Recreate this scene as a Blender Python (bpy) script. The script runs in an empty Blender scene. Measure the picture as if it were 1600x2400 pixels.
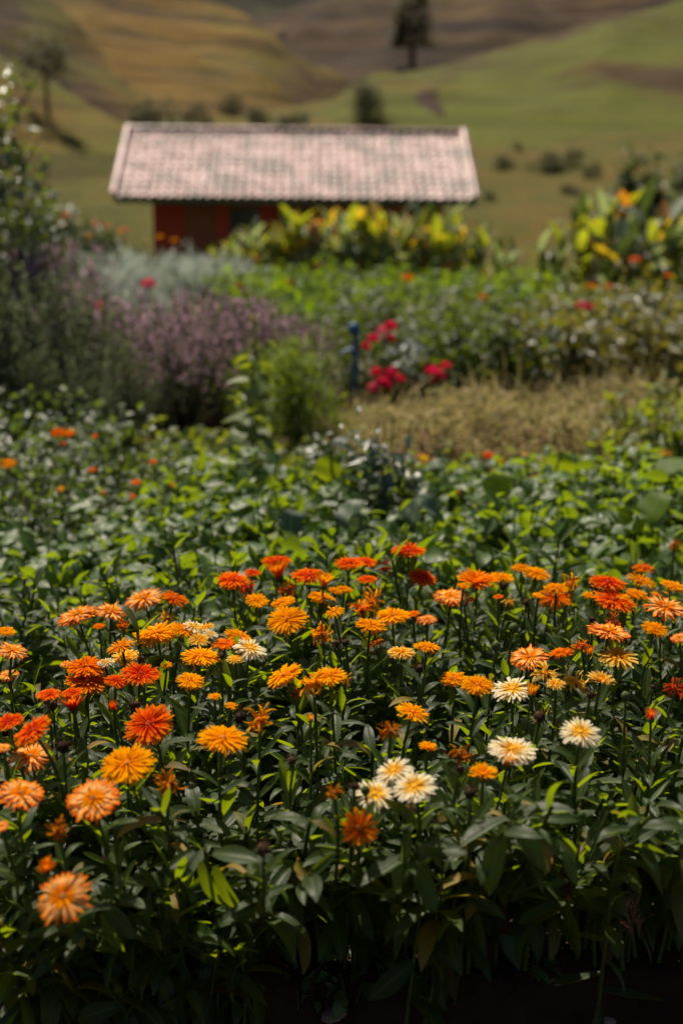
import bpy, math, random
import numpy as np
from mathutils import Matrix, Vector, Euler

random.seed(7)
rng = np.random.default_rng(7)
S = bpy.context.scene
COL = S.collection
R = math.radians
PI = math.pi

# ------------------------------------------------------------------ camera
CAM_Z, PITCH, ROLL, FPX = 1.35, R(15.0), R(0.55), 2800.0
cam = bpy.data.cameras.new('camera')
cam_ob = bpy.data.objects.new('camera', cam)
COL.objects.link(cam_ob)
cam.sensor_fit = 'HORIZONTAL'
cam.sensor_width = 24.0
cam.lens = 24.0 * FPX / 1600.0
cam.clip_end = 3000.0
cam.dof.use_dof = True
cam.dof.focus_distance = 2.25
cam.dof.aperture_fstop = 2.05
cam_ob.matrix_world = Matrix.Translation((0, 0, CAM_Z)) @ Matrix.Rotation(PI/2 - PITCH, 4, 'X') @ Matrix.Rotation(ROLL, 4, 'Z')
S.camera = cam_ob

# ------------------------------------------------------------------ light
SUN_EL, SUN_AZ = R(58), R(-24)          # sun stands behind the garden, a little to the left
world = bpy.data.worlds.new('World')
S.world = world
world.use_nodes = True
nt = world.node_tree
nt.nodes.clear()
sky = nt.nodes.new('ShaderNodeTexSky')
sky.sky_type = 'NISHITA'
sky.sun_disc = False
sky.sun_elevation = SUN_EL
sky.sun_rotation = SUN_AZ
bg = nt.nodes.new('ShaderNodeBackground')
bg.inputs['Strength'].default_value = 0.05
wo = nt.nodes.new('ShaderNodeOutputWorld')
nt.links.new(sky.outputs[0], bg.inputs['Color'])
nt.links.new(bg.outputs[0], wo.inputs['Surface'])
sun = bpy.data.lights.new('sun', 'SUN')
sun.energy = 5.0
sun.angle = R(0.53)
sun.color = (1.0, 0.89, 0.71)
sun_ob = bpy.data.objects.new('sun', sun)
COL.objects.link(sun_ob)
SDIR = Vector((math.sin(SUN_AZ)*math.cos(SUN_EL), math.cos(SUN_AZ)*math.cos(SUN_EL), math.sin(SUN_EL)))
sun_ob.rotation_euler = (-SDIR).to_track_quat('-Z', 'Y').to_euler()
sun_ob.location = (-4, 9, 16)
vs = S.view_settings
vs.view_transform = 'Standard'
vs.look = 'None'
vs.gamma = 1.0
vs.use_curve_mapping = False
vs.exposure = 0.55
S.cycles.use_denoising = True
S.cycles.max_bounces = 8
S.cycles.transparent_max_bounces = 8
S.cycles.sample_clamp_indirect = 4.0

# a photograph measurement (pixel of the 1600 x 2400 picture) turned into a ray / a point of the place
CM = cam_ob.matrix_world.to_3x3()
def ray(px, py):
    d = CM @ Vector(((px-800)/FPX, (1200-py)/FPX, -1.0))
    return d
def at(px, py, Y):
    d = ray(px, py)
    return Vector((0, 0, CAM_Z)) + d * (Y / d.y)
def depth(p):
    return (CM.transposed() @ (Vector(p) - Vector((0, 0, CAM_Z)))).z * -1

# ------------------------------------------------------------------ noise for terrain shapes
_perm = rng.random((256, 256))
def vnoise(x, y):
    x = np.asarray(x, float); y = np.asarray(y, float)
    xi = np.floor(x).astype(int); yi = np.floor(y).astype(int)
    fx = x-xi; fy = y-yi
    fx = fx*fx*(3-2*fx); fy = fy*fy*(3-2*fy)
    a = _perm[xi % 256, yi % 256]; b = _perm[(xi+1) % 256, yi % 256]
    c = _perm[xi % 256, (yi+1) % 256]; d = _perm[(xi+1) % 256, (yi+1) % 256]
    return (a*(1-fx)+b*fx)*(1-fy)+(c*(1-fx)+d*fx)*fy - 0.5
def fbm(x, y, o=4):
    s = 0; a = 1.0
    for k in range(o):
        s = s + a*vnoise(np.asarray(x)*2**k+17*k, np.asarray(y)*2**k+31*k); a *= .5
    return s

# ------------------------------------------------------------------ mesh helpers
class MB:
    """collects quads (numpy) and links them as ONE mesh object"""
    def __init__(s):
        s.V = []; s.F = []; s.U = []; s.K = []; s.M = []; s.n = 0
    def add(s, v, f, uv=None, k=None, m=0):
        v = np.asarray(v, float).reshape(-1, 3); f = np.asarray(f, int).reshape(-1, 4)
        if uv is None: uv = np.zeros((len(v), 2))
        if k is None: k = random.random()
        s.V.append(v); s.F.append(f + s.n); s.U.append(np.asarray(uv, float).reshape(-1, 2))
        s.K.append(np.broadcast_to(np.asarray(k, float), (len(v),)).copy())
        s.M.append(np.full(len(f), m, int)); s.n += len(v)
    def addT(s, T, mats, locs, k=None, m=0):
        """template T=(v,f,uv) placed n times: mats (n,3,3), locs (n,3)"""
        v, f, uv = T; n = len(mats); nv = len(v)
        if n == 0: return
        W = np.einsum('nij,vj->nvi', mats, v) + locs[:, None, :]
        FF = (f[None] + (np.arange(n)*nv)[:, None, None]).reshape(-1, 4)
        if k is None: k = rng.random(n)
        s.add(W.reshape(-1, 3), FF, np.tile(uv, (n, 1)), np.repeat(k, nv), m)
    def mesh(s, name, mats, smooth=True):
        V = np.concatenate(s.V); F = np.concatenate(s.F); U = np.concatenate(s.U); K = np.concatenate(s.K); M = np.concatenate(s.M)
        me = bpy.data.meshes.new(name)
        me.vertices.add(len(V)); me.vertices.foreach_set('co', V.astype(np.float32).ravel())
        me.loops.add(F.size); me.loops.foreach_set('vertex_index', F.astype(np.int32).ravel())
        me.polygons.add(len(F))
        me.polygons.foreach_set('loop_start', (np.arange(len(F))*4).astype(np.int32))
        me.polygons.foreach_set('material_index', M.astype(np.int32))
        me.polygons.foreach_set('use_smooth', np.full(len(F), smooth))
        uvl = me.uv_layers.new(name='uv'); uvl.data.foreach_set('uv', U[F.ravel()].astype(np.float32).ravel())
        at_ = me.attributes.new('rnd', 'FLOAT', 'POINT'); at_.data.foreach_set('value', K.astype(np.float32))
        for m in (mats if isinstance(mats, (list, tuple)) else [mats]): me.materials.append(m)
        me.update(calc_edges=True); me.validate()
        return me
    def build(s, name, mats, parent=None, smooth=True):
        return obj(name, s.mesh(name, mats, smooth), parent)

def obj(name, me, parent=None, M=None):
    o = bpy.data.objects.new(name, me); COL.objects.link(o)
    if parent is not None: o.parent = parent
    if M is not None: o.matrix_basis = M
    return o
def tag(o, label=None, cat=None, group=None, kind=None):
    if label: o['label'] = label
    if cat: o['category'] = cat
    if group: o['group'] = group
    if kind: o['kind'] = kind
    return o
def thing(name, label, cat, loc=(0, 0, 0), group=None, rz=0.0, scale=1.0):
    o = bpy.data.objects.new(name, None); COL.objects.link(o)
    o.empty_display_size = 0.02
    o.location = loc; o.rotation_euler = (0, 0, rz); o.scale = (scale,)*3
    return tag(o, label, cat, group)

def tube(pts, rad, n=6):
    pts = [Vector(p) for p in pts]; V = []; F = []; U = []
    ref = Vector((0.13, 0.97, 0.21))
    for i, p in enumerate(pts):
        t = (pts[min(i+1, len(pts)-1)] - pts[max(i-1, 0)]).normalized()
        a = t.cross(ref).normalized()
        if a.length < .1: a = t.orthogonal().normalized()
        b = t.cross(a)
        r = rad[i] if hasattr(rad, '__len__') else rad
        for j in range(n):
            an = 2*PI*j/n
            V.append(p + (a*math.cos(an)+b*math.sin(an))*r); U.append((j/n, i/(len(pts)-1)))
    for i in range(len(pts)-1):
        for j in range(n):
            F.append((i*n+j, i*n+(j+1) % n, (i+1)*n+(j+1) % n, (i+1)*n+j))
    return np.array([tuple(v) for v in V]), np.array(F), np.array(U)
def lathe(prof, n=10):
    V = []; F = []; U = []
    for i, (r, z) in enumerate(prof):
        for j in range(n):
            a = 2*PI*j/n; V.append((r*math.cos(a), r*math.sin(a), z)); U.append((j/n, i/(len(prof)-1)))
    for i in range(len(prof)-1):
        for j in range(n): F.append((i*n+j, i*n+(j+1) % n, (i+1)*n+(j+1) % n, (i+1)*n+j))
    return np.array(V), np.array(F), np.array(U)
def box(x0, x1, y0, y1, z0, z1):
    V = np.array([(x, y, z) for z in (z0, z1) for y in (y0, y1) for x in (x0, x1)], float)
    F = np.array([(0, 2, 3, 1), (4, 5, 7, 6), (0, 1, 5, 4), (2, 6, 7, 3), (0, 4, 6, 2), (1, 3, 7, 5)])
    return V, F, np.zeros((8, 2))
def moved(T, M):
    v = np.c_[T[0], np.ones(len(T[0]))] @ np.array(M).T
    return v[:, :3], T[1], T[2]

def blade(width, nl=6, nw=2, curl=0.3, fold=0.25, tip=1.0, wave=0.0, twist=0.0, notch=0.0):
    """unit-length leaf or petal along +Y, face +Z; width(v) half-width profile"""
    V = []; U = []; F = []
    y = 0.0; z = 0.0
    for i in range(nl+1):
        v = i/nl; ang = -curl*(v**1.4)
        if i: y += math.cos(ang)/nl; z += math.sin(ang)/nl
        w = max(width(v), 0.004)
        for j in range(-nw, nw+1):
            u = j/nw
            zz = z + fold*w*abs(u)**1.5 + wave*w*math.sin(v*9+u*1.7)
            yy = y - (notch*(abs(u)) if i == nl else 0)
            tw = twist*v
            xx = u*w
            V.append((xx*math.cos(tw), yy, zz + xx*math.sin(tw))); U.append((j/nw*.5+.5, v))
    c = 2*nw+1
    for i in range(nl):
        for j in range(2*nw): F.append((i*c+j, i*c+j+1, (i+1)*c+j+1, (i+1)*c+j))
    return np.array(V), np.array(F), np.array(U)

def rotmats(az, pitch, roll, scale):
    """leaf +Y turned to azimuth az (0 = +Y, ccw), raised by pitch, rolled about its own length"""
    az = np.asarray(az, float); n = len(az)
    p = np.broadcast_to(pitch, (n,)); r = np.broadcast_to(roll, (n,)); s = np.broadcast_to(scale, (n,))
    z0 = np.zeros(n); o = np.ones(n)
    def st(a): return np.stack([np.stack(q, -1) for q in a], 1)
    Rz = st([(np.cos(az), -np.sin(az), z0), (np.sin(az), np.cos(az), z0), (z0, z0, o)])
    Rx = st([(o, z0, z0), (z0, np.cos(p), -np.sin(p)), (z0, np.sin(p), np.cos(p))])
    Ry = st([(np.cos(r), z0, np.sin(r)), (z0, o, z0), (-np.sin(r), z0, np.cos(r))])
    return np.einsum('nij,njk,nkl->nil', Rz, Rx, Ry) * s[:, None, None]
def mat4(m3, loc):
    M = Matrix([list(map(float, r)) for r in m3]).to_4x4()
    M.translation = Vector([float(c) for c in loc])
    return M

# ------------------------------------------------------------------ materials
def newmat(name):
    m = bpy.data.materials.new(name); m.use_nodes = True
    t = m.node_tree; t.nodes.clear()
    return m, t, t.nodes, t.links
def val_rnd(N, L, obj_amt=0.5):
    a = N.new('ShaderNodeAttribute'); a.attribute_name = 'rnd'
    o = N.new('ShaderNodeObjectInfo')
    m = N.new('ShaderNodeMix'); m.data_type = 'FLOAT'; m.inputs[0].default_value = obj_amt
    L.new(a.outputs['Fac'], m.inputs[2]); L.new(o.outputs['Random'], m.inputs[3])
    return m.outputs[0]
def ramp(N, L, fac, stops):
    r = N.new('ShaderNodeValToRGB'); e = r.color_ramp.elements
    while len(e) < len(stops): e.new(0.5)
    for q, (p, c) in zip(e, stops): q.position = p; q.color = (*c, 1)
    L.new(fac, r.inputs[0]); return r.outputs[0]
def mixc(N, L, fac, a, b, mode='MIX'):
    m = N.new('ShaderNodeMix'); m.data_type = 'RGBA'; m.blend_type = mode
    for i, v in ((0, fac), (6, a), (7, b)):
        if isinstance(v, (int, float)): m.inputs[i].default_value = v
        elif isinstance(v, tuple): m.inputs[i].default_value = (*v, 1)
        else: L.new(v, m.inputs[i])
    return m.outputs[2]
def noise(N, L, scale, detail=4, vec=None, rough=.55):
    n = N.new('ShaderNodeTexNoise'); n.inputs['Scale'].default_value = scale
    n.inputs['Detail'].default_value = detail; n.inputs['Roughness'].default_value = rough
    if vec is not None: L.new(vec, n.inputs['Vector'])
    return n.outputs['Fac']
def smoothmask(N, L, v, a, b):
    m = N.new('ShaderNodeMapRange'); m.interpolation_type = 'SMOOTHSTEP'
    m.inputs[1].default_value = a; m.inputs[2].default_value = b
    L.new(v, m.inputs[0]); return m.outputs[0]
def leafy(name, cols, trans, tf=0.35, rough=0.42, spec=0.5, obj_amt=0.5, rib=0.35, stem=False):
    """leaf: base colours picked per leaf, paler midrib, thin enough to let sunlight through"""
    m, t, N, L = newmat(name)
    r = val_rnd(N, L, obj_amt)
    n = len(cols)
    c = ramp(N, L, r, [((i+.5)/n, q) for i, q in enumerate(cols)])
    uv = N.new('ShaderNodeUVMap'); uv.uv_map = 'uv'
    sp = N.new('ShaderNodeSeparateXYZ'); L.new(uv.outputs[0], sp.inputs[0])
    tc = N.new('ShaderNodeTexCoord')
    nz = noise(N, L, 38, 3, tc.outputs['Object'])
    c = mixc(N, L, 0.5, c, ramp(N, L, nz, [(.3, (.45,)*3), (.7, (1.0,)*3)]), 'MULTIPLY')
    if rib:
        ab = N.new('ShaderNodeMath'); ab.operation = 'SUBTRACT'; ab.inputs[1].default_value = .5; L.new(sp.outputs[0], ab.inputs[0])
        a2 = N.new('ShaderNodeMath'); a2.operation = 'ABSOLUTE'; L.new(ab.outputs[0], a2.inputs[0])
        mk = smoothmask(N, L, a2.outputs[0], .07, .015)
        fm = N.new('ShaderNodeMath'); fm.operation = 'MULTIPLY'; fm.inputs[1].default_value = rib; L.new(mk, fm.inputs[0])
        c = mixc(N, L, fm.outputs[0], c, (.20, .25, .08))
    b = N.new('ShaderNodeBsdfPrincipled')
    L.new(c, b.inputs['Base Color']); b.inputs['Roughness'].default_value = rough
    b.inputs['Specular IOR Level'].default_value = spec
    bp = N.new('ShaderNodeBump'); bp.inputs['Strength'].default_value = .25; bp.inputs['Distance'].default_value = .004
    wv = N.new('ShaderNodeTexWave'); wv.inputs['Scale'].default_value = 5.0; wv.inputs['Distortion'].default_value = 2.0
    L.new(uv.outputs[0], wv.inputs['Vector']); L.new(wv.outputs[1], bp.inputs['Height']); L.new(bp.outputs[0], b.inputs['Normal'])
    o = N.new('ShaderNodeOutputMaterial')
    if tf > 0:
        tr = N.new('ShaderNodeBsdfTranslucent')
        tcx = mixc(N, L, r, trans, tuple(q*.6 for q in trans)); L.new(tcx, tr.inputs[0])
        mx = N.new('ShaderNodeMixShader'); mx.inputs[0].default_value = tf
        L.new(b.outputs[0], mx.inputs[1]); L.new(tr.outputs[0], mx.inputs[2]); L.new(mx.outputs[0], o.inputs[0])
    else: L.new(b.outputs[0], o.inputs[0])
    return m
def petalmat(name, stops, tf=0.48, var=0.25, back=None):
    """petal: colour runs from base (v=0) to tip (v=1) as it does on the flower"""
    m, t, N, L = newmat(name)
    uv = N.new('ShaderNodeUVMap'); uv.uv_map = 'uv'
    sp = N.new('ShaderNodeSeparateXYZ'); L.new(uv.outputs[0], sp.inputs[0])
    c = ramp(N, L, sp.outputs[1], stops)
    if back:
        g = N.new('ShaderNodeNewGeometry'); c = mixc(N, L, g.outputs['Backfacing'], c, back)
    r = val_rnd(N, L, .4)
    h = N.new('ShaderNodeHueSaturation'); L.new(c, h.inputs['Color'])
    mr = N.new('ShaderNodeMapRange'); mr.inputs[3].default_value = 1-var; mr.inputs[4].default_value = 1+var*.3
    L.new(r, mr.inputs[0]); L.new(mr.outputs[0], h.inputs['Value'])
    mh = N.new('ShaderNodeMapRange'); mh.inputs[3].default_value = .488; mh.inputs[4].default_value = .512
    L.new(r, mh.inputs[0]); L.new(mh.outputs[0], h.inputs['Hue'])
    # fine lengthwise streaks
    st = N.new('ShaderNodeTexWave'); st.inputs['Scale'].default_value = 3.0; st.inputs['Distortion'].default_value = .6
    L.new(uv.outputs[0], st.inputs['Vector'])
    cc = mixc(N, L, .22, h.outputs[0], ramp(N, L, st.outputs[1], [(.1, (.6,)*3), (.7, (1.0,)*3)]), 'MULTIPLY')
    b = N.new('ShaderNodeBsdfPrincipled'); L.new(cc, b.inputs['Base Color']); b.inputs['Roughness'].default_value = .55
    b.inputs['Specular IOR Level'].default_value = 0.0
    tr = N.new('ShaderNodeBsdfTranslucent'); L.new(cc, tr.inputs[0])
    mx = N.new('ShaderNodeMixShader'); mx.inputs[0].default_value = tf
    o = N.new('ShaderNodeOutputMaterial')
    L.new(b.outputs[0], mx.inputs[1]); L.new(tr.outputs[0], mx.inputs[2]); L.new(mx.outputs[0], o.inputs[0])
    return m
def plain(name, c1, c2, scale=6.0, rough=.6, spec=.4, bump=.3, obj_amt=None, metal=0.0):
    m, t, N, L = newmat(name)
    tc = N.new('ShaderNodeTexCoord')
    nz = noise(N, L, scale, 6, tc.outputs['Object'])
    c = ramp(N, L, nz, [(.32, c1), (.68, c2)])
    if obj_amt:
        oi = N.new('ShaderNodeObjectInfo')
        h = N.new('ShaderNodeHueSaturation'); L.new(c, h.inputs['Color'])
        mr = N.new('ShaderNodeMapRange'); mr.inputs[3].default_value = 1-obj_amt; mr.inputs[4].default_value = 1+obj_amt
        L.new(oi.outputs['Random'], mr.inputs[0]); L.new(mr.outputs[0], h.inputs['Value']); c = h.outputs[0]
    b = N.new('ShaderNodeBsdfPrincipled'); L.new(c, b.inputs['Base Color']); b.inputs['Roughness'].default_value = rough
    b.inputs['Specular IOR Level'].default_value = spec; b.inputs['Metallic'].default_value = metal
    bp = N.new('ShaderNodeBump'); bp.inputs['Strength'].default_value = bump; bp.inputs['Distance'].default_value = .01
    L.new(noise(N, L, scale*6, 5, tc.outputs['Object']), bp.inputs['Height']); L.new(bp.outputs[0], b.inputs['Normal'])
    o = N.new('ShaderNodeOutputMaterial'); L.new(b.outputs[0], o.inputs[0])
    return m
# ------------------------------------------------------------------ the lie of the land
def sstep(t):
    t = np.clip(t, 0, 1); return t*t*(3-2*t)
GY = np.array([-60, -5, 1.62, 1.86, 3.0, 15, 19, 24, 29, 36, 60, 75, 110, 150, 300, 900.])
GZ = np.array([-.26, -.26, -.24, 0, 0, 0, -.45, -.9, -.9, -.2, 2.9, 5.0, 9.3, 13.5, 24, 60.])
def ground_z(x, y):
    x = np.asarray(x, float); y = np.asarray(y, float)
    z = np.interp(y, GY, GZ)
    z = z + fbm(x*.12, y*.12)*.9*sstep((y-26)/30) + fbm(x*.7, y*.7)*.10*sstep((y-14)/8)
    z = z + fbm(x*6, y*6, 3)*.022*(y < 16)
    return z
class Ridge:
    """a hill seen as a ridge line that falls towards the valley"""
    def __init__(s, pts, Yr, Yf, rough=1.0, back=.12):
        P = [at(px, py, Yr) for px, py in pts]
        s.x = np.array([p.x for p in P]); s.z = np.array([p.z for p in P]); s.Yr = Yr; s.Yf = Yf; s.rough = rough; s.back = back
    def __call__(s, x, y):
        x = np.asarray(x, float); y = np.asarray(y, float)
        rz = np.interp(x, s.x, s.z)
        base = np.interp(s.Yf, GY, GZ) - .8
        t = (y - s.Yf)/(s.Yr - s.Yf)
        wob = 1 + .10*fbm(x*.05+s.Yr, y*.05)
        up = base + np.where(t < 0, np.abs(rz-base), rz-base)*np.where(t < 1, np.clip(t, -1, 1)*.55 + .45*sstep(t), 1)*np.where(t < 1, 1-(1-wob)*np.clip(4*t*(1-t), 0, 1), 1)
        up = np.where(t < 0, base - (s.Yf-y)*.3, up)
        z = np.where(y <= s.Yr, up, rz - (y-s.Yr)*s.back)
        env = np.clip(t*2, 0, 1)*np.clip((1.04-t)*8, .15, 1)
        z = z + (fbm(x*.16, y*.16+s.Yf, 4)*s.rough - np.abs(fbm(x*.075+s.Yr, y*.03, 3))*2.6*s.rough + 1.0*s.rough)*env
        return z
HILLS = {
 'right': Ridge([(300, 420), (760, 260), (860, 186), (900, 176), (1000, 162), (1110, 138), (1220, 112), (1400, 56), (1600, 0), (2000, -90), (2800, -160)], 112, 62, .9),
 'left': Ridge([(-1600, -420), (-600, -360), (200, -150), (430, -4), (540, 28), (600, 58), (650, 92), (700, 146), (745, 186), (800, 218), (900, 300), (1200, 420)], 128, 72, 1.2),
 'middle': Ridge([(-900, -420), (-300, -190), (0, -90), (110, -12), (180, 44), (212, 96), (262, 136), (330, 196), (366, 236), (430, 310), (520, 420), (700, 640)], 94, 58, .8),
 'spur': Ridge([(-1200, -160), (-400, 20), (-60, 112), (40, 150), (110, 182), (180, 226), (240, 262), (300, 298), (360, 345), (440, 420), (560, 520), (700, 620)], 66, 40, .6),
 'back': Ridge([(-600, 200), (400, 150), (520, 118), (580, 84), (660, 48), (740, 18), (820, -14), (1000, -70), (1400, -120), (2400, -260)], 200, 118, 1.6),
 'far': Ridge([(-3000, -420), (0, -320), (500, -150), (800, -120), (1500, -240), (3600, -400)], 330, 215, 3.0),
}
def H(x, y):
    z = ground_z(x, y)
    for h in HILLS.values(): z = np.maximum(z, h(x, y))
    return z
def hit(px, py, y0=30.0, y1=320.0):
    """where the line of sight through a pixel meets the land"""
    ys = np.linspace(y0, y1, 3000); d = ray(px, py)
    xs = d.x/d.y*ys; zs = CAM_Z + d.z/d.y*ys
    h = H(xs, ys); k = np.nonzero(h >= zs)[0]
    k = k[0] if len(k) else len(ys)-1
    return Vector((xs[k], ys[k], float(h[k])))

def land(name, green, dry, bare, dry_amt, bare_amt, terr=1.5, tk=.9):
    """grass slope: green and dried grass in drifts, trampled contour lines (cattle terraces), bare earth"""
    m, t, N, L = newmat(name)
    g = N.new('ShaderNodeNewGeometry')
    mp = N.new('ShaderNodeMapping'); mp.inputs['Scale'].default_value = (.05, .05, .12); L.new(g.outputs['Position'], mp.inputs[0])
    n1 = noise(N, L, 1.0, 6, mp.outputs[0], .6)
    mt = N.new('ShaderNodeMapping'); mt.inputs['Scale'].default_value = (.05, .05, terr); L.new(g.outputs['Position'], mt.inputs[0])
    n2 = noise(N, L, 1.0, 4, mt.outputs[0], .65)
    n3 = noise(N, L, 2.2, 5, g.outputs['Position'], .7)
    mb = N.new('ShaderNodeMapping'); mb.inputs['Scale'].default_value = (.035, .05, .10); mb.inputs['Location'].default_value = (4, 7, 1); L.new(g.outputs['Position'], mb.inputs[0])
    n4 = noise(N, L, 1.0, 5, mb.outputs[0], .6)
    c = mixc(N, L, smoothmask(N, L, n1, .62-dry_amt*.3, .78-dry_amt*.3), green, dry)
    c = mixc(N, L, smoothmask(N, L, n4, .66-bare_amt*.3, .80-bare_amt*.3), c, bare)
    c = mixc(N, L, tk, c, ramp(N, L, n2, [(.42, (.26, .21, .18)), (.53, (1, 1, 1))]), 'MULTIPLY')
    c = mixc(N, L, .55, c, ramp(N, L, n3, [(.3, (.45, .45, .42)), (.65, (1.1, 1.1, 1.1))]), 'MULTIPLY')
    b = N.new('ShaderNodeBsdfPrincipled'); L.new(c, b.inputs['Base Color']); b.inputs['Roughness'].default_value = .9
    b.inputs['Specular IOR Level'].default_value = .15
    ad = N.new('ShaderNodeMath'); L.new(n2, ad.inputs[0]); L.new(n3, ad.inputs[1])
    bp = N.new('ShaderNodeBump'); bp.inputs['Strength'].default_value = .8; bp.inputs['Distance'].default_value = .5
    L.new(ad.outputs[0], bp.inputs['Height']); L.new(bp.outputs[0], b.inputs['Normal'])
    o = N.new('ShaderNodeOutputMaterial'); L.new(b.outputs[0], o.inputs[0])
    return m
GREEN, DRY, BARE = (.108, .118, .010), (.150, .090, .013), (.070, .038, .016)
def sheet(xs, ys, fn, name, mat):
    X, Y = np.meshgrid(xs, ys); Z = fn(X, Y)
    V = np.stack([X, Y, Z], -1).reshape(-1, 3); nx = len(xs)
    i, j = np.meshgrid(np.arange(len(ys)-1), np.arange(nx-1), indexing='ij')
    a = (i*nx+j).ravel()
    F = np.stack([a, a+1, a+nx+1, a+nx], -1)
    b = MB(); b.add(V, F); o = b.build(name, mat); o['kind'] = 'structure'
    return o
# garden soil near, pasture beyond: one ground sheet out to the horizon
def ground_mat():
    m, t, N, L = newmat('soil_and_pasture')
    g = N.new('ShaderNodeNewGeometry'); sp = N.new('ShaderNodeSeparateXYZ'); L.new(g.outputs['Position'], sp.inputs[0])
    n = noise(N, L, 9, 8, g.outputs['Position'], .7)
    soil = ramp(N, L, n, [(.3, (.022, .010, .006)), (.55, (.045, .020, .012)), (.75, (.075, .036, .022))])
    n1 = noise(N, L, .35, 6, g.outputs['Position'], .65)
    past = ramp(N, L, n1, [(.30, (.040, .042, .010)), (.45, (.075, .072, .013)), (.6, (.115, .078, .016)), (.75, (.075, .044, .020))])
    n2 = noise(N, L, 3.5, 5, g.outputs['Position'], .7)
    past = mixc(N, L, .6, past, ramp(N, L, n2, [(.3, (.4, .4, .36)), (.65, (1.1, 1.1, 1.1))]), 'MULTIPLY')
    k = smoothmask(N, L, sp.outputs[1], 15, 19)
    c = mixc(N, L, k, soil, past)
    b = N.new('ShaderNodeBsdfPrincipled'); L.new(c, b.inputs['Base Color']); b.inputs['Roughness'].default_value = .95
    b.inputs['Specular IOR Level'].default_value = .1
    bp = N.new('ShaderNodeBump'); bp.inputs['Strength'].default_value = .9; bp.inputs['Distance'].default_value = .03
    L.new(n, bp.inputs['Height']); L.new(bp.outputs[0], b.inputs['Normal'])
    o = N.new('ShaderNodeOutputMaterial'); L.new(b.outputs[0], o.inputs[0])
    return m
gx = np.unique(np.r_[np.linspace(-900, -60, 15), np.linspace(-60, -8, 27), np.linspace(-8, -2, 31), np.linspace(-2, 2, 121), np.linspace(2, 8, 31), np.linspace(8, 60, 27), np.linspace(60, 900, 15)])
gy = np.unique(np.r_[np.linspace(-60, 1.2, 14), np.linspace(1.2, 2.4, 61), np.linspace(2.4, 18, 110), np.linspace(18, 60, 60), np.linspace(60, 900, 60)])
sheet(gx, gy, ground_z, 'ground', ground_mat())
lx = lambda a, b, n: np.linspace(a, b, n)
sheet(lx(-22, 110, 200), lx(54, 150, 120), HILLS['right'], 'hill', land('green_slope', GREEN, DRY, BARE, .45, .5, 1.3, .35))
sheet(lx(-130, 32, 220), lx(62, 165, 120), HILLS['left'], 'hill', land('ochre_slope', (.135, .108, .008), (.195, .112, .012), (.082, .043, .019), .75, .70, 1.5, .8))
sheet(lx(-100, 4, 190), lx(54, 112, 110), HILLS['middle'], 'hill', land('brown_flank', (.125, .108, .010), (.165, .100, .013), (.068, .037, .018), .6, .85, 1.6, .85))
sheet(lx(-60, 6, 150), lx(36, 84, 100), HILLS['spur'], 'hill', land('dry_spur', (.135, .130, .012), (.165, .108, .015), (.085, .048, .02), .5, .35, 1.8, .6))
sheet(lx(-80, 200, 240), lx(108, 250, 120), HILLS['back'], 'hill', land('brown_hill', (.085, .056, .011), (.110, .058, .013), (.055, .030, .014), .7, .9, 1.2))
sheet(lx(-500, 500, 200), lx(205, 420, 60), HILLS['far'], 'hill', land('far_hill', (.038, .038, .014), (.06, .045, .016), (.04, .028, .016), .4, .3, .6))
# the worn earth track that curls up the right-hand slope
trk = [(1034, 268), (1010, 250), (1000, 232), (1003, 216), (1016, 202), (1042, 190), (1080, 182)]
tb = MB(); tv = []
tp = [hit(px, py, 55, 130) for px, py in trk]; tp2 = []
for i in range(len(tp)-1):
    for k in range(6): tp2.append(tp[i].lerp(tp[i+1], k/6))
for i, p in enumerate(tp2):
    w = .32 + .75*math.sin(PI*min(1, i/24)) if i < 24 else .28
    for sx in (-1, -.4, .4, 1):
        x = p.x + sx*w; tv.append((x, p.y, float(H(x, p.y)) + (.07 if abs(sx) < .9 else -.05)))
tf_ = [(i*4+j, i*4+j+1, i*4+j+5, i*4+j+4) for i in range(len(tp2)-1) for j in range(3)]
tb.add(tv, tf_)
tag(tb.build('dirt_path', plain('worn_earth', (.028, .016, .010), (.048, .027, .018), 2, .95, .1)), kind='structure')

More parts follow.
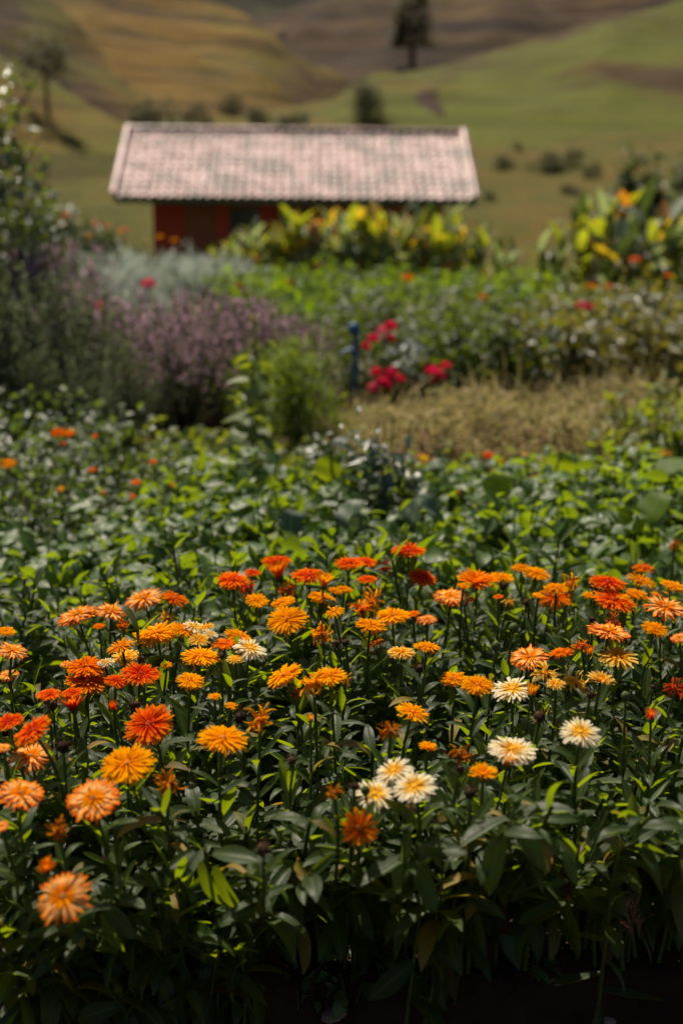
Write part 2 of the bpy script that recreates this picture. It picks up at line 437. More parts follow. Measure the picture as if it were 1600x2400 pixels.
# ------------------------------------------------------------------ the tiled house
EA, EB = at(265, 455, 25.0), at(1118, 447, 25.25)
HL = (EB-EA).length; HANG = math.atan2(EB.y-EA.y, EB.x-EA.x)
ZG = float(ground_z(0, 25)) - .05
RUN, RISE = 2.5, 1.40
house = thing('house', 'low red-walled house with a weathered pale terracotta tile roof', 'house', (EA.x, EA.y, ZG), rz=HANG)
EH = EA.z - ZG                                   # eave height
wallm = plain('red_limewash', (.26, .036, .016), (.36, .056, .026), 1.6, .85, .2, .2)
darkwood = plain('dark_green_paint', (.035, .06, .018), (.055, .085, .028), 4, .6, .4)
woodm = plain('ochre_timber', (.16, .05, .018), (.22, .075, .025), 5, .6, .3)
glassm = plain('dim_glass', (.01, .012, .012), (.015, .017, .016), 2, .12, .5, 0)
def tile_mat():
    m, t, N, L = newmat('weathered_terracotta')
    oi = N.new('ShaderNodeObjectInfo'); at_ = N.new('ShaderNodeAttribute'); at_.attribute_name = 'rnd'
    ad = N.new('ShaderNodeMath'); L.new(oi.outputs['Random'], ad.inputs[0]); L.new(at_.outputs['Fac'], ad.inputs[1])
    fr = N.new('ShaderNodeMath'); fr.operation = 'FRACT'; L.new(ad.outputs[0], fr.inputs[0])
    c = ramp(N, L, fr.outputs[0], [(.05, (.20, .085, .078)), (.3, (.34, .165, .155)), (.65, (.44, .24, .232)), (1, (.54, .345, .34))])
    g = N.new('ShaderNodeNewGeometry')
    n = noise(N, L, 1.7, 6, g.outputs['Position'], .72)
    c = mixc(N, L, smoothmask(N, L, n, .48, .54), c, (.095, .036, .030))
    n2 = noise(N, L, 14, 4, g.outputs['Position'], .6)
    c = mixc(N, L, .5, c, ramp(N, L, n2, [(.3, (.7, .66, .64)), (.6, (1.05, 1.05, 1.05))]), 'MULTIPLY')
    b = N.new('ShaderNodeBsdfPrincipled'); L.new(c, b.inputs['Base Color']); b.inputs['Roughness'].default_value = .5
    b.inputs['Specular IOR Level'].default_value = .55
    bp = N.new('ShaderNodeBump'); bp.inputs['Strength'].default_value = .4; bp.inputs['Distance'].default_value = .01
    L.new(n2, bp.inputs['Height']); L.new(bp.outputs[0], b.inputs['Normal'])
    o = N.new('ShaderNodeOutputMaterial'); L.new(b.outputs[0], o.inputs[0])
    return m
tilem = tile_mat()
# walls: front wall in pieces round the openings, two gables, back
WX0, WX1, WY0, WY1 = .72, HL-.62, .55, 2*RUN-.55
WT = EH + WY0*RISE/RUN - .16
opens = [(2.30, 2.92, .95, 1.95, 'window'), (3.35, 3.95, .95, 1.95, 'window'), (1.35, 2.05, 0, 2.0, 'door'), (5.0, 5.6, .95, 1.95, 'window')]
w = MB(); T = .14
xs = sorted(opens); x = WX0
for (a, b_, z0, z1, k) in xs:
    w.add(*box(x, a, WY0, WY0+T, 0, WT)[:2]); w.add(*box(a, b_, WY0, WY0+T, z1, WT)[:2])
    if z0 > 0: w.add(*box(a, b_, WY0, WY0+T, 0, z0)[:2])
    x = b_
w.add(*box(x, WX1, WY0, WY0+T, 0, WT)[:2])
w.add(*box(WX0, WX1, WY1-T, WY1, 0, WT)[:2])
for gx_ in (WX0, WX1-T):
    w.add(*box(gx_, gx_+T, WY0+T, WY1-T, 0, WT)[:2])
    zt = EH + RISE - .2
    V = [(gx_+a*T, y, z) for a in (0, 1) for (y, z) in ((WY0+T, WT), (WY1-T, WT), (RUN+.02, zt), (RUN-.02, zt))]
    w.add(V, [(0, 1, 2, 3), (7, 6, 5, 4), (0, 4, 5, 1), (1, 5, 6, 2), (2, 6, 7, 3), (3, 7, 4, 0)])
w.build('wall', wallm, house, smooth=False)
for (a, b_, z0, z1, k) in opens:
    if k == 'window':
        fo = MB(); fw = .06
        for q in (box(a, b_, WY0+.03, WY0+.09, z0, z0+fw), box(a, b_, WY0+.03, WY0+.09, z1-fw, z1), box(a, a+fw, WY0+.03, WY0+.09, z0+fw, z1-fw), box(b_-fw, b_, WY0+.03, WY0+.09, z0+fw, z1-fw), box((a+b_)/2-.02, (a+b_)/2+.02, WY0+.04, WY0+.08, z0+fw, z1-fw)):
            fo.add(*q[:2])
        win = fo.build('window', darkwood, house, smooth=False)
        for (p0, p1) in ((a+fw, (a+b_)/2-.02), ((a+b_)/2+.02, b_-fw)):
            pm = MB(); pm.add(*box(p0, p1, WY0+.055, WY0+.062, z0+fw, z1-fw)[:2]); pm.build('pane', glassm, win, smooth=False)
        sl = MB(); sl.add(*box(a-.05, b_+.05, WY0-.05, WY0+.03, z0-.06, z0-.002)[:2]); sl.build('sill', wallm, win, smooth=False)
    else:
        d = MB(); d.add(*box(a, b_, WY0+.05, WY0+.07, z0+.02, z1)[:2]); dr = d.build('door', woodm, house, smooth=False)
        nb = 5; bw = (b_-a)/nb
        for i in range(nb):
            q = MB(); q.add(*box(a+i*bw+.006, a+(i+1)*bw-.006, WY0+.028, WY0+.049, z0+.03, z1-.02)[:2]); q.build('board', woodm, dr, smooth=False)
        hd = MB(); hd.add(*tube([(b_-.09, WY0+.028, 1.0), (b_-.09, WY0-.02, 1.0), (b_-.2, WY0-.02, 1.0)], .012)[:3]); hd.build('handle', glassm, dr)
# roof: decking sheets, fascia, rafters' ends, tiles
SL = math.hypot(RUN, RISE); SA = math.atan2(RISE, RUN)
rf = MB()
for sgn in (0, 1):
    ys_ = [(0, EH-.05), (RUN, EH+RISE-.05)] if sgn == 0 else [(2*RUN, EH-.05), (RUN, EH+RISE-.05)]
    (y0, z0), (y1, z1) = ys_
    V = [(.02, y0, z0), (HL-.02, y0, z0), (HL-.02, y1, z1), (.02, y1, z1), (.02, y0, z0-.05), (HL-.02, y0, z0-.05), (HL-.02, y1, z1-.05), (.02, y1, z1-.05)]
    rf.add(V, [(0, 1, 2, 3), (7, 6, 5, 4), (0, 4, 5, 1), (1, 5, 6, 2), (3, 2, 6, 7), (0, 3, 7, 4)])
roof = rf.build('roof', darkwood, house, smooth=False)
fb = MB(); fb.add(*box(.02, HL-.02, -.032, -.004, EH-.17, EH-.03)[:2]); fb.build('fascia_board', darkwood, roof, smooth=False)
NX = 38; TW = (HL+.04)/NX; NR = 12; EXP = (SL+.03)/NR
def tile_template(jit=0.0):
    V = []; F = []; U = []
    prof = []
    for k in range(9):
        u = k/8
        h = .034*math.sin(PI*min(u/.68, 1)) if u < .68 else -.012*math.sin(PI*(u-.68)/.32)
        prof.append((u*TW*1.02, h))
    for (y, dz, sc) in ((-.035, 0.0, 1.0), (EXP+.03, .012, .96)):
        for (x_, h) in prof: V.append((x_*sc, y, h*sc + .022 - (0 if y < 0 else .022) + dz*0)); U.append((0, 0))
    for (x_, h) in prof: V.append((x_, -.035, h+.004)); U.append((0, 0))
    for (x_, h) in prof: V.append((x_, -.035, h+.022)); U.append((0, 0))
    n = 9
    for k in range(8): F.append((k, k+1, n+k+1, n+k)); F.append((2*n+k, 2*n+k+1, 3*n+k+1, 3*n+k))
    return np.array(V), np.array(F), np.array(U)
TT = tile_template()
tmb = MB(); tmb.add(*TT, k=0.0); tile_me = tmb.mesh('roof_tile', tilem)
rest = MB()
for r_ in range(NR):
    for c_ in range(NX):
        s_ = r_*EXP
        M = Matrix.Translation((c_*TW-.02+random.gauss(0, .004), s_*math.cos(SA), EH-.03+s_*math.sin(SA)+.004)) @ Matrix.Rotation(SA+random.gauss(0, .012), 4, 'X') @ Matrix.Rotation(random.gauss(0, .012), 4, 'Z')
        if r_*NX+c_ < 300: obj('roof_tile', tile_me, roof, M)
        else: rest.add(*moved(TT, M), k=random.random())
        Mb = Matrix.Translation((HL-c_*TW+.02, 2*RUN-s_*math.cos(SA), EH-.03+s_*math.sin(SA)+.004)) @ Matrix.Rotation(PI, 4, 'Z') @ Matrix.Rotation(SA, 4, 'X')
        rest.add(*moved(TT, Mb), k=random.random())
tag(rest.build('roof_tiles', tilem, roof), kind='stuff')
half = lambda L_, r0, r1: (np.array([(i*L_, r*math.cos(a), r*math.sin(a)*.8) for i, r in ((0, r0), (1, r1)) for a in np.linspace(0, PI, 8)]), np.array([(k, k+1, 8+k+1, 8+k) for k in range(7)]), np.zeros((16, 2)))
rm = MB(); rm.add(*half(.40, .12, .105), k=0.); rme = rm.mesh('ridge_tile', tilem)
nrg = int(HL/.36)
for i in range(nrg+1):
    obj('ridge_tile', rme, roof, Matrix.Translation((-.03+i*(HL-.33)/nrg, RUN, EH+RISE-.02+random.gauss(0, .004))) @ Matrix.Rotation(random.gauss(0, .02), 4, 'Z'))
vm = MB(); vm.add(*half(.36, .085, .075), k=0.); vme = vm.mesh('verge_tile', tilem)
for ex in (.0, HL):
    for i in range(9):
        s_ = i*SL/9
        obj('verge_tile', vme, roof, Matrix.Translation((ex, s_*math.cos(SA)-.01, EH+s_*math.sin(SA)+.012)) @ Matrix.Rotation(PI/2, 4, 'Z') @ Matrix.Rotation(-SA-.02, 4, 'Y'))
# ------------------------------------------------------------------ calendula bed
LEAFCOL = [(.012, .032, .004), (.021, .048, .006), (.034, .066, .009), (.017, .040, .007), (.030, .058, .014)]
leafm = leafy('calendula_leaf', LEAFCOL, (.36, .48, .005), .44, .42, .38)
stemm = leafy('calendula_stem', [(.075, .11, .025), (.10, .13, .03)], (.2, .25, .03), .12, .5, .3, rib=0)
calyxm = leafy('calyx_green', [(.06, .10, .02), (.09, .125, .03)], (.2, .28, .03), .2, .55, .3, rib=0)
wiltleafm = leafy('yellowed_leaf', [(.28, .17, .02), (.20, .16, .02)], (.5, .32, .03), .4, .5, .3)
driedm = leafy('dried_head', [(.055, .026, .013), (.095, .045, .02), (.035, .018, .011), (.07, .05, .018)], (.10, .04, .01), .1, .8, .15, rib=0, obj_amt=.3)
PM = {
 'R': petalmat('red_petal', [(0, (.55, .03, .004)), (.50, (.80, .050, .004)), (.76, (.90, .13, .006)), (1, (.95, .34, .012))]),
 'D': petalmat('deep_orange_petal', [(0, (.70, .09, .002)), (.5, (.88, .17, .003)), (1, (.94, .31, .007))]),
 'O': petalmat('amber_petal', [(0, (.78, .17, .002)), (.4, (.92, .31, .002)), (1, (.96, .45, .004))]),
 'Y': petalmat('yellow_petal', [(0, (.85, .36, .01)), (.5, (.90, .50, .04)), (1, (.92, .62, .16))]),
 'P': petalmat('peach_petal', [(0, (.80, .15, .003)), (.40, (.90, .27, .012)), (.66, (.93, .60, .22)), (.82, (.92, .34, .05)), (1, (.86, .15, .005))], .32, back=(.86, .16, .006)),
 'W': petalmat('cream_petal', [(0, (.88, .48, .03)), (.36, (.92, .55, .05)), (.56, (.92, .79, .47)), (1, (.92, .85, .66))], back=(.88, .60, .30)),
 'm': petalmat('wilted_petal', [(0, (.30, .06, .006)), (.5, (.60, .16, .006)), (1, (.72, .27, .01))], var=.45),
 'r': petalmat('wilted_red_petal', [(0, (.25, .02, .004)), (.5, (.60, .055, .006)), (1, (.70, .15, .01))], var=.45),
}
discm = {k: plain('disc_'+k, a, b, 150, .8, .2) for k, (a, b) in {'R': ((.25, .02, .006), (.5, .06, .01)), 'D': ((.35, .07, .005), (.6, .15, .01)), 'O': ((.35, .10, .005), (.65, .22, .01)), 'Y': ((.5, .2, .01), (.75, .38, .02)), 'P': ((.18, .07, .02), (.5, .18, .02)), 'W': ((.6, .25, .01), (.8, .42, .02)), 'm': ((.12, .04, .01), (.3, .09, .01)), 'r': ((.10, .02, .01), (.25, .04, .01))}.items()}

pw = lambda wmax: (lambda v: wmax*(.42+.58*min(1, v*1.5))*(1 if v < .80 else math.sqrt(max(0, 1-((v-.80)/.235)**2))))
PET = [blade(pw(.068), 5, 1, curl=c, fold=f, notch=nn, twist=tw) for c, f, nn, tw in ((.06, .3, .015, 0), (.16, .2, .02, .06), (-.10, .4, .01, -.06), (.24, .25, .02, .03))]
PETW = [blade(pw(.125), 5, 1, curl=c, fold=f, notch=nn, twist=tw) for c, f, nn, tw in ((.3, .35, .05, 0), (.55, .25, .07, .1), (.1, .5, .04, -.1), (.75, .3, .05, .05))]
PETC = [blade(pw(.085), 6, 1, curl=c, fold=.9, twist=tw) for c, tw in ((1.6, .8), (-1.3, -1.0), (2.3, .4), (.8, 1.6))]

def petal_layout(kind):
    """rings of (azimuth, pitch, length, base radius, height, template set, template index)"""
    out = []
    def ring(n, L_, pit, r0, z, tset, jp=.09, jl=.07):
        ph = random.random()*6
        for i in range(n):
            out.append((ph+2*PI*i/n+random.gauss(0, .05), R(pit)+random.gauss(0, jp), L_*(1+random.gauss(0, jl)), r0, z, tset, random.randrange(4), random.gauss(0, .10)))
    if kind == 'full':
        ring(38, .95, -3, .06, .00, 0, .05, .04); ring(38, .93, 1, .06, .015, 0, .05, .05); ring(32, .84, 4, .05, .03, 0, .06, .06); ring(25, .70, 7, .04, .04, 0, .08, .07); ring(18, .52, 11, .04, .05, 0, .10, .09); ring(11, .30, 26, .03, .06, 0, .14)
        for i in range(random.randrange(1, 4)):
            out.append((random.random()*6.3, R(random.uniform(-60, -20)), random.uniform(.7, 1.0), .1, -.03, 2, random.randrange(4), random.gauss(0, .5)))
        ring(3, .5, 50, .05, .1, 2, .5)
    elif kind == 'star':
        ring(22, .95, -2, .07, .0, 0, .07, .06); ring(16, .92, 4, .07, .02, 1, .07, .06); ring(19, .78, 10, .06, .04, 0, .09, .08); ring(12, .52, 22, .05, .05, 0, .14)
    elif kind == 'daisy':
        ring(13, .92, 4, .09, .0, 1, .06); ring(12, .84, 12, .09, .02, 1, .08)
    elif kind == 'bowl':
        ring(32, .95, 16, .07, .0, 0, .08); ring(30, .90, 24, .07, .03, 0, .08); ring(22, .74, 33, .05, .06, 0, .1); ring(14, .5, 48, .04, .08, 0)
    elif kind == 'cup':
        ring(24, .85, 62, .14, .0, 0, .10, .1); ring(22, .78, 70, .08, .02, 0, .1, .1); ring(14, .6, 80, .04, .03, 0)
    elif kind == 'bud':
        ring(18, .55, 72, .17, .05, 0, .08, .1); ring(14, .5, 84, .08, .06, 0, .06, .1)
    elif kind == 'ragged':
        for i in range(34):
            out.append((random.random()*6.3, R(random.uniform(-50, 70)), random.uniform(.5, 1.0), .08, random.uniform(-.02, .12), 2, random.randrange(4), random.gauss(0, .8)))
    elif kind == 'dry':
        for i in range(26):
            out.append((random.random()*6.3, R(random.uniform(-65, 80)), random.uniform(.25, .6), .12, random.uniform(-.05, .22), 2, random.randrange(4), random.gauss(0, .9)))
    return out
TSETS = [PET, PETW, PETC]
def pmats(lay):
    az = np.array([q[0] for q in lay]); pit = np.array([q[1] for q in lay]); L_ = np.array([q[2] for q in lay]); rl = np.array([q[7] for q in lay])
    M = rotmats(az, pit, rl, L_)
    loc = np.stack([-np.sin(az)*[q[3] for q in lay], np.cos(az)*[q[3] for q in lay], [q[4] for q in lay]], -1)
    return M, loc
def head_core(kind, dm, cm):
    """calyx cup with sepals and the central disc, unit head radius"""
    b = MB()
    if kind == 'dry':
        b.add(*lathe([(.03, -.30), (.14, -.26), (.24, -.14), (.28, 0), (.24, .14), (.12, .22), (.01, .25)], 9), m=0)
    elif kind == 'green':
        b.add(*lathe([(.04, -.32), (.2, -.28), (.30, -.1), (.30, .08), (.2, .25), (.02, .33)], 9), m=1)
    else:
        b.add(*lathe([(.04, -.24), (.13, -.22), (.20, -.12), (.22, -.01), (.12, .01)], 9), m=1)
        rr = .15 if kind != 'daisy' else .17
        b.add(*lathe([(rr, .02), (rr*.95, .09), (rr*.6, .13), (rr*.3, .12), (.005, .10)], 8), m=0)
    sep = blade(lambda v: .055*(1-v)**.6+.004, 4, 1, curl=-.5 if kind == 'green' else .1, fold=.3)
    az = np.arange(12)/12*2*PI; up = R(75 if kind in ('green', 'bud', 'cup') else 35)
    if kind == 'dry': up = R(-10)
    M = rotmats(az, up, 0, .40)
    loc = np.stack([-np.sin(az)*.19, np.cos(az)*.19, np.full(12, -.14)], -1)
    b.addT(sep, M, loc, m=1)
    return b
HEADS = {}
INNER = {'W': 'Y', 'P': 'O', 'Y': 'O'}
def head_mesh(kind, col, var):
    """(core mesh, joined petals mesh) shared between heads of one sort"""
    key = (kind, col, var)
    if key not in HEADS:
        dm = driedm if kind == 'dry' else discm[col]
        cb = head_core(kind, dm, calyxm); core = cb.mesh('flower_head', [dm, calyxm])
        pm = None
        lay = petal_layout(kind)
        if lay:
            pb = MB(); M, loc = pmats(lay)
            for ts in range(3):
                for ti in range(4):
                    for inn in (0, 1):
                        ix = [i for i, q in enumerate(lay) if q[5] == ts and q[6] == ti and (q[2] < .62) == bool(inn)]
                        if ix: pb.addT(TSETS[ts][ti], M[ix], loc[ix], m=inn)
            pm = pb.mesh('petals', [driedm, driedm] if kind == 'dry' else [PM[col], PM[INNER.get(col, col)]])
        HEADS[key] = (core, pm)
    return HEADS[key]
PETME = {}
def petal_me(col, ts, ti):
    if (col, ts, ti) not in PETME:
        b = MB(); b.add(*TSETS[ts][ti], k=.5); PETME[col, ts, ti] = b.mesh('petal', PM[col])
    return PETME[col, ts, ti]

lw = lambda wm, pk=.62: (lambda v: wm*(math.sin(PI*min(1, (v*.86+.14))**(1.25))**.75 if v < 1 else 0.0)+.004)
LEAF = [blade(lw(.125), 7, 2, curl=c, fold=f, wave=wv, twist=tw) for c, f, wv, tw in
        ((.5, .35, .05, 0), (.9, .25, .08, .15), (.2, .45, .05, -.1), (1.3, .3, .07, .1), (.7, .5, .1, -.2), (-.2, .4, .05, .1), (1.0, .15, .12, .25))]
LEAFW = [blade(lw(.165), 7, 2, curl=c, fold=f, wave=wv, twist=tw) for c, f, wv, tw in
        ((.7, .25, .06, 0), (1.1, .2, .09, .15), (.4, .35, .07, -.1), (1.5, .25, .08, .1))]
def leaf_me(T, mat, name='leaf'):
    b = MB(); b.add(*T, k=.5); return b.mesh(name, mat)
LEAFME = [leaf_me(t, leafm) for t in LEAF]; LEAFWME = [leaf_me(t, leafm) for t in LEAFW]
WILTME = leaf_me(LEAF[3], wiltleafm); OLDME = leaf_me(LEAF[6], leafy('ageing_leaf', [(.10, .10, .015), (.15, .10, .02)], (.4, .34, .02), .4, .5, .3))

def curve_pts(a, b, bulge=(0, 0, 0), n=7):
    a = Vector(a); b = Vector(b); bu = Vector(bulge)
    c = (a+b)/2 + bu
    return [a*(1-t)**2 + c*2*t*(1-t) + b*t*t for t in [i/(n-1) for i in range(n)]]
def shoot_leaves(pts, n, s0, s1, big, small, wide=False):
    """leaf transforms along a stem in its own frame"""
    out = []; az = random.random()*6.3
    P = [Vector(p) for p in pts]
    for i in range(n):
        s = s0+(s1-s0)*(i+.5)/n; q = s*(len(P)-1); k = min(int(q), len(P)-2); p = P[k].lerp(P[k+1], q-k)
        az += 2.4+random.gauss(0, .3); f = (s-s0)/(s1-s0)
        L_ = (big*(1-f)+small*f)*random.uniform(.75, 1.25)
        out.append((az, R(-5+62*f)+random.gauss(0, .22), random.gauss(0, .3), L_, p))
    return out
def add_leaves_objs(root, lv, mes):
    for az, pit, rl, L_, p in lv:
        M3 = rotmats([az], pit, rl, L_)[0]
        obj('leaf', random.choice(mes) if random.random() > .055 else random.choice((WILTME, OLDME)), root, mat4(M3, p))
def add_leaves_joined(root, lv, Ts, mat, name='leaves'):
    b = MB()
    M = rotmats([q[0] for q in lv], np.array([q[1] for q in lv]), np.array([q[2] for q in lv]), np.array([q[3] for q in lv]))
    loc = np.array([tuple(q[4]) for q in lv]); ch = rng.integers(0, len(Ts), len(lv))
    for t in range(len(Ts)):
        ix = ch == t
        b.addT(Ts[t], M[ix], loc[ix])
    return tag(b.build(name, mat, root), kind='stuff')

FLOWERS = []      # (px, py, width px, colour, form, tilt to camera, tilt sideways, label)
def zone(ox, oy, k, rows):
    for (zx, zy, w, c, f, tc, ts, lab) in rows: FLOWERS.append((ox+zx*k, oy+zy*k, w*k, c, f, tc, ts, lab))
K = 800/1568
F_, S_, D_, C_, B_, G_, X_, Q_ = 'full', 'star', 'daisy', 'cup', 'bud', 'green', 'ragged', 'dry'
zone(0, 1220, K, [
 (28, 508, 85, 'O', F_, 5, 0, 'amber calendula cut by the photo edge, higher of two above the peach blooms'),
 (55, 600, 135, 'P', S_, 8, 5, 'peach calendula with loose pale petals, upper of a pair by the photo edge'),
 (38, 712, 95, 'P', F_, 14, 5, 'peach pompon calendula directly below the loose pale peach one'),
 (352, 437, 175, 'P', F_, 8, -8, 'peach and white calendula at the bed edge, first of the pale row on tall stalks'),
 (512, 418, 150, 'P', S_, 2, 0, 'thin peach calendula seen edge-on between the two larger pale peach blooms'),
 (660, 360, 175, 'P', S_, 12, -14, 'topmost pale peach calendula with long white petals against green leaves'),
 (800, 358, 130, 'D', S_, 2, 14, 'orange calendula drooping beside the topmost pale peach bloom'),
 (768, 450, 95, 'Y', X_, 5, 0, 'small spiky yellow calendula below the topmost pale peach bloom'),
 (720, 520, 215, 'O', F_, 6, -6, 'wide amber calendula on a tall stalk, middle of the amber cluster'),
 (555, 580, 130, 'O', S_, 4, -16, 'amber calendula leaning out from under the wide amber cluster'),
 (845, 503, 120, 'O', F_, 5, 5, 'amber calendula touching the pale yellow ragged blooms'),
 (892, 490, 110, 'W', S_, 12, 6, 'cream calendula with yellow heart, highest of the pale blooms behind the amber cluster'),
 (945, 490, 80, 'Y', S_, 6, 5, 'yellow calendula tucked behind the cream ones in the amber cluster'),
 (968, 522, 75, 'W', S_, 5, 14, 'small white-rayed calendula at the end of the amber cluster'),
 (915, 548, 100, 'Y', S_, 24, 0, 'pale yellow calendula facing out below the cream ones'),
 (1100, 540, 145, 'O', F_, 5, 10, 'amber calendula with a rounded top beyond the dried brown heads'),
 (1030, 568, 120, 'D', F_, 0, 0, 'flat orange calendula over the dried brown heads'),
 (1150, 590, 155, 'W', S_, 8, 14, 'cream and yellow calendula leaning away from the dried brown heads'),
 (1080, 637, 85, 'Y', S_, 5, 0, 'small yellow calendula under the leaning cream one'),
 (580, 628, 140, 'Y', S_, 10, 0, 'pale yellow calendula half hidden behind the red and orange trio'),
 (485, 652, 80, 'W', S_, 5, 0, 'small white calendula just above the wide orange bloom'),
 (922, 625, 180, 'O', F_, 0, 6, 'dusky amber calendula with a brown underside on a thick stalk'),
 (1012, 622, 65, 'm', Q_, 10, 0, 'dried brown calendula head beside the dusky amber bloom'),
 (648, 638, 65, 'm', Q_, 10, 0, 'dried brown calendula head under the wide amber cluster'),
 (875, 737, 125, 'O', F_, 22, 0, 'neat small amber calendula alone below the dusky amber bloom'),
 (400, 672, 185, 'D', F_, 4, 0, 'orange calendula with fringed petals behind the glowing flat one'),
 (302, 660, 60, 'P', S_, 5, -5, 'small peach calendula peeping out beside the fringed orange bloom'),
 (405, 738, 200, 'D', F_, 8, 0, 'glowing orange and red calendula on a tall stalk, widest of the red trio'),
 (535, 738, 110, 'R', F_, 6, 0, 'red calendula wedged between two glowing orange and red blooms'),
 (645, 705, 180, 'R', F_, 12, 8, 'glowing orange-red saucer calendula above the big red pompon'),
 (222, 800, 110, 'R', F_, 6, -5, 'red calendula with a leaf across it below the fringed orange bloom'),
 (330, 792, 100, 'R', F_, 0, 0, 'red calendula half hidden under the widest glowing bloom'),
 (270, 780, 60, 'm', Q_, 10, 0, 'dried brown head lying on two red calendulas'),
 (240, 850, 85, 'm', Q_, 14, 0, 'greenish dried calendula head below the red bloom with a leaf across it'),
 (340, 868, 110, 'R', C_, 6, 0, 'small deep red half-open calendula above the tilted red-orange bloom'),
 (525, 868, 55, 'R', B_, 5, 0, 'red calendula bud beside the big red pompon'),
 (620, 850, 90, 'r', Q_, 8, 0, 'dark withered head just behind the big red pompon'),
 (683, 938, 222, 'R', F_, 50, 0, 'big red double calendula with orange tips facing the camera'),
 (40, 925, 135, 'R', F_, 12, 0, 'red-orange calendula cut by the photo edge beside the tilted red one'),
 (150, 968, 185, 'R', F_, 22, -16, 'red-orange calendula tilted above the spiky peach star'),
 (12, 1045, 70, 'P', F_, 10, 0, 'peach calendula mostly cut off by the photo edge'),
 (140, 1085, 195, 'P', S_, 20, 0, 'spiky star-shaped peach and orange calendula with narrow petals'),
 (290, 1040, 100, 'r', Q_, 5, 0, 'shrivelled reddish brown head beside the spiky peach star'),
 (585, 1120, 242, 'O', F_, 30, -6, 'big golden orange domed calendula above the large peach pompon'),
 (1022, 1003, 225, 'O', F_, 6, 8, 'big bright amber calendula on a bare yellow stalk'),
 (1195, 918, 160, 'O', X_, 10, 5, 'ragged amber calendula next to a green-brown seed head'),
 (1105, 905, 95, 'm', Q_, 10, 0, 'green-brown seed head touching the ragged amber bloom'),
 (1340, 1105, 75, 'r', Q_, 5, 0, 'small shrivelled brown star head on a thin dark stalk'),
 (1425, 920, 42, 'Y', B_, 5, 0, 'tiny yellow bud among dark leaves'),
 (1305, 712, 170, 'O', F_, 5, 0, 'amber calendula, nearest the small lone one in the ragged amber trio'),
 (1440, 750, 165, 'O', X_, 5, 0, 'ragged amber calendula with hanging petals, middle of the amber trio'),
 (1512, 715, 155, 'O', F_, 5, 6, 'amber calendula behind the ragged one with hanging petals'),
 (1358, 792, 70, 'm', X_, 5, 0, 'small wilted amber bloom under the amber trio'),
 (1320, 455, 187, 'O', F_, 32, 0, 'large amber calendula turned up to show its dark centre'),
 (1180, 368, 105, 'O', F_, 25, 0, 'small amber calendula between the red blooms and the dark-centred amber one'),
 (1300, 375, 110, 'O', F_, 8, 0, 'amber calendula half hidden below the ragged red bloom'),
 (1270, 188, 135, 'R', F_, 5, 0, 'flat red-orange calendula standing highest above the two cup-shaped ones'),
 (1070, 275, 152, 'R', F_, 15, -5, 'broad red calendula at the end of the red group'),
 (1160, 240, 80, 'R', F_, 2, 0, 'small flat red calendula behind the broad red one'),
 (1140, 312, 105, 'R', X_, 0, 0, 'ragged red calendula below the broad red one'),
 (1283, 262, 108, 'D', C_, -5, 0, 'half-open orange cup below the flat red-orange bloom'),
 (1320, 320, 112, 'r', X_, 0, 0, 'ragged red calendula beneath the half-open orange cup'),
 (1420, 253, 160, 'R', F_, 3, 0, 'flat red-orange calendula behind the taller amber cup'),
 (1485, 302, 95, 'O', C_, -5, 0, 'tall half-open amber cup on a straight pale stalk'),
 (1478, 355, 125, 'O', F_, 5, 0, 'amber calendula behind the straight pale stalk'),
 (1535, 418, 95, 'O', D_, 12, 0, 'amber calendula with a ring of loose petals beside the straight pale stalk'),
 (1478, 522, 130, 'O', X_, 12, 0, 'spiky amber calendula under the large dark-centred one'),
 (1545, 565, 65, 'm', Q_, 5, 0, 'dried brown head beside the spiky amber bloom'),
 (1542, 322, 70, 'O', F_, 5, 0, 'small amber calendula below the twin red blooms'),
 (1062, 852, 60, 'O', S_, 10, 0, 'small amber bloom low in the shade below the amber trio'),
 (985, 808, 60, 'O', S_, 5, 0, 'small amber bloom in shadow below the lone neat amber one'),
 (765, 662, 55, 'O', S_, 5, 0, 'small amber bloom hidden among stalks of the amber cluster'),
 (455, 485, 55, 'D', F_, 5, 0, 'small orange bloom under the thin edge-on peach one'),
 (565, 482, 70, 'D', X_, 5, 0, 'dull orange bloom behind the stalk of the topmost pale peach one'),
])
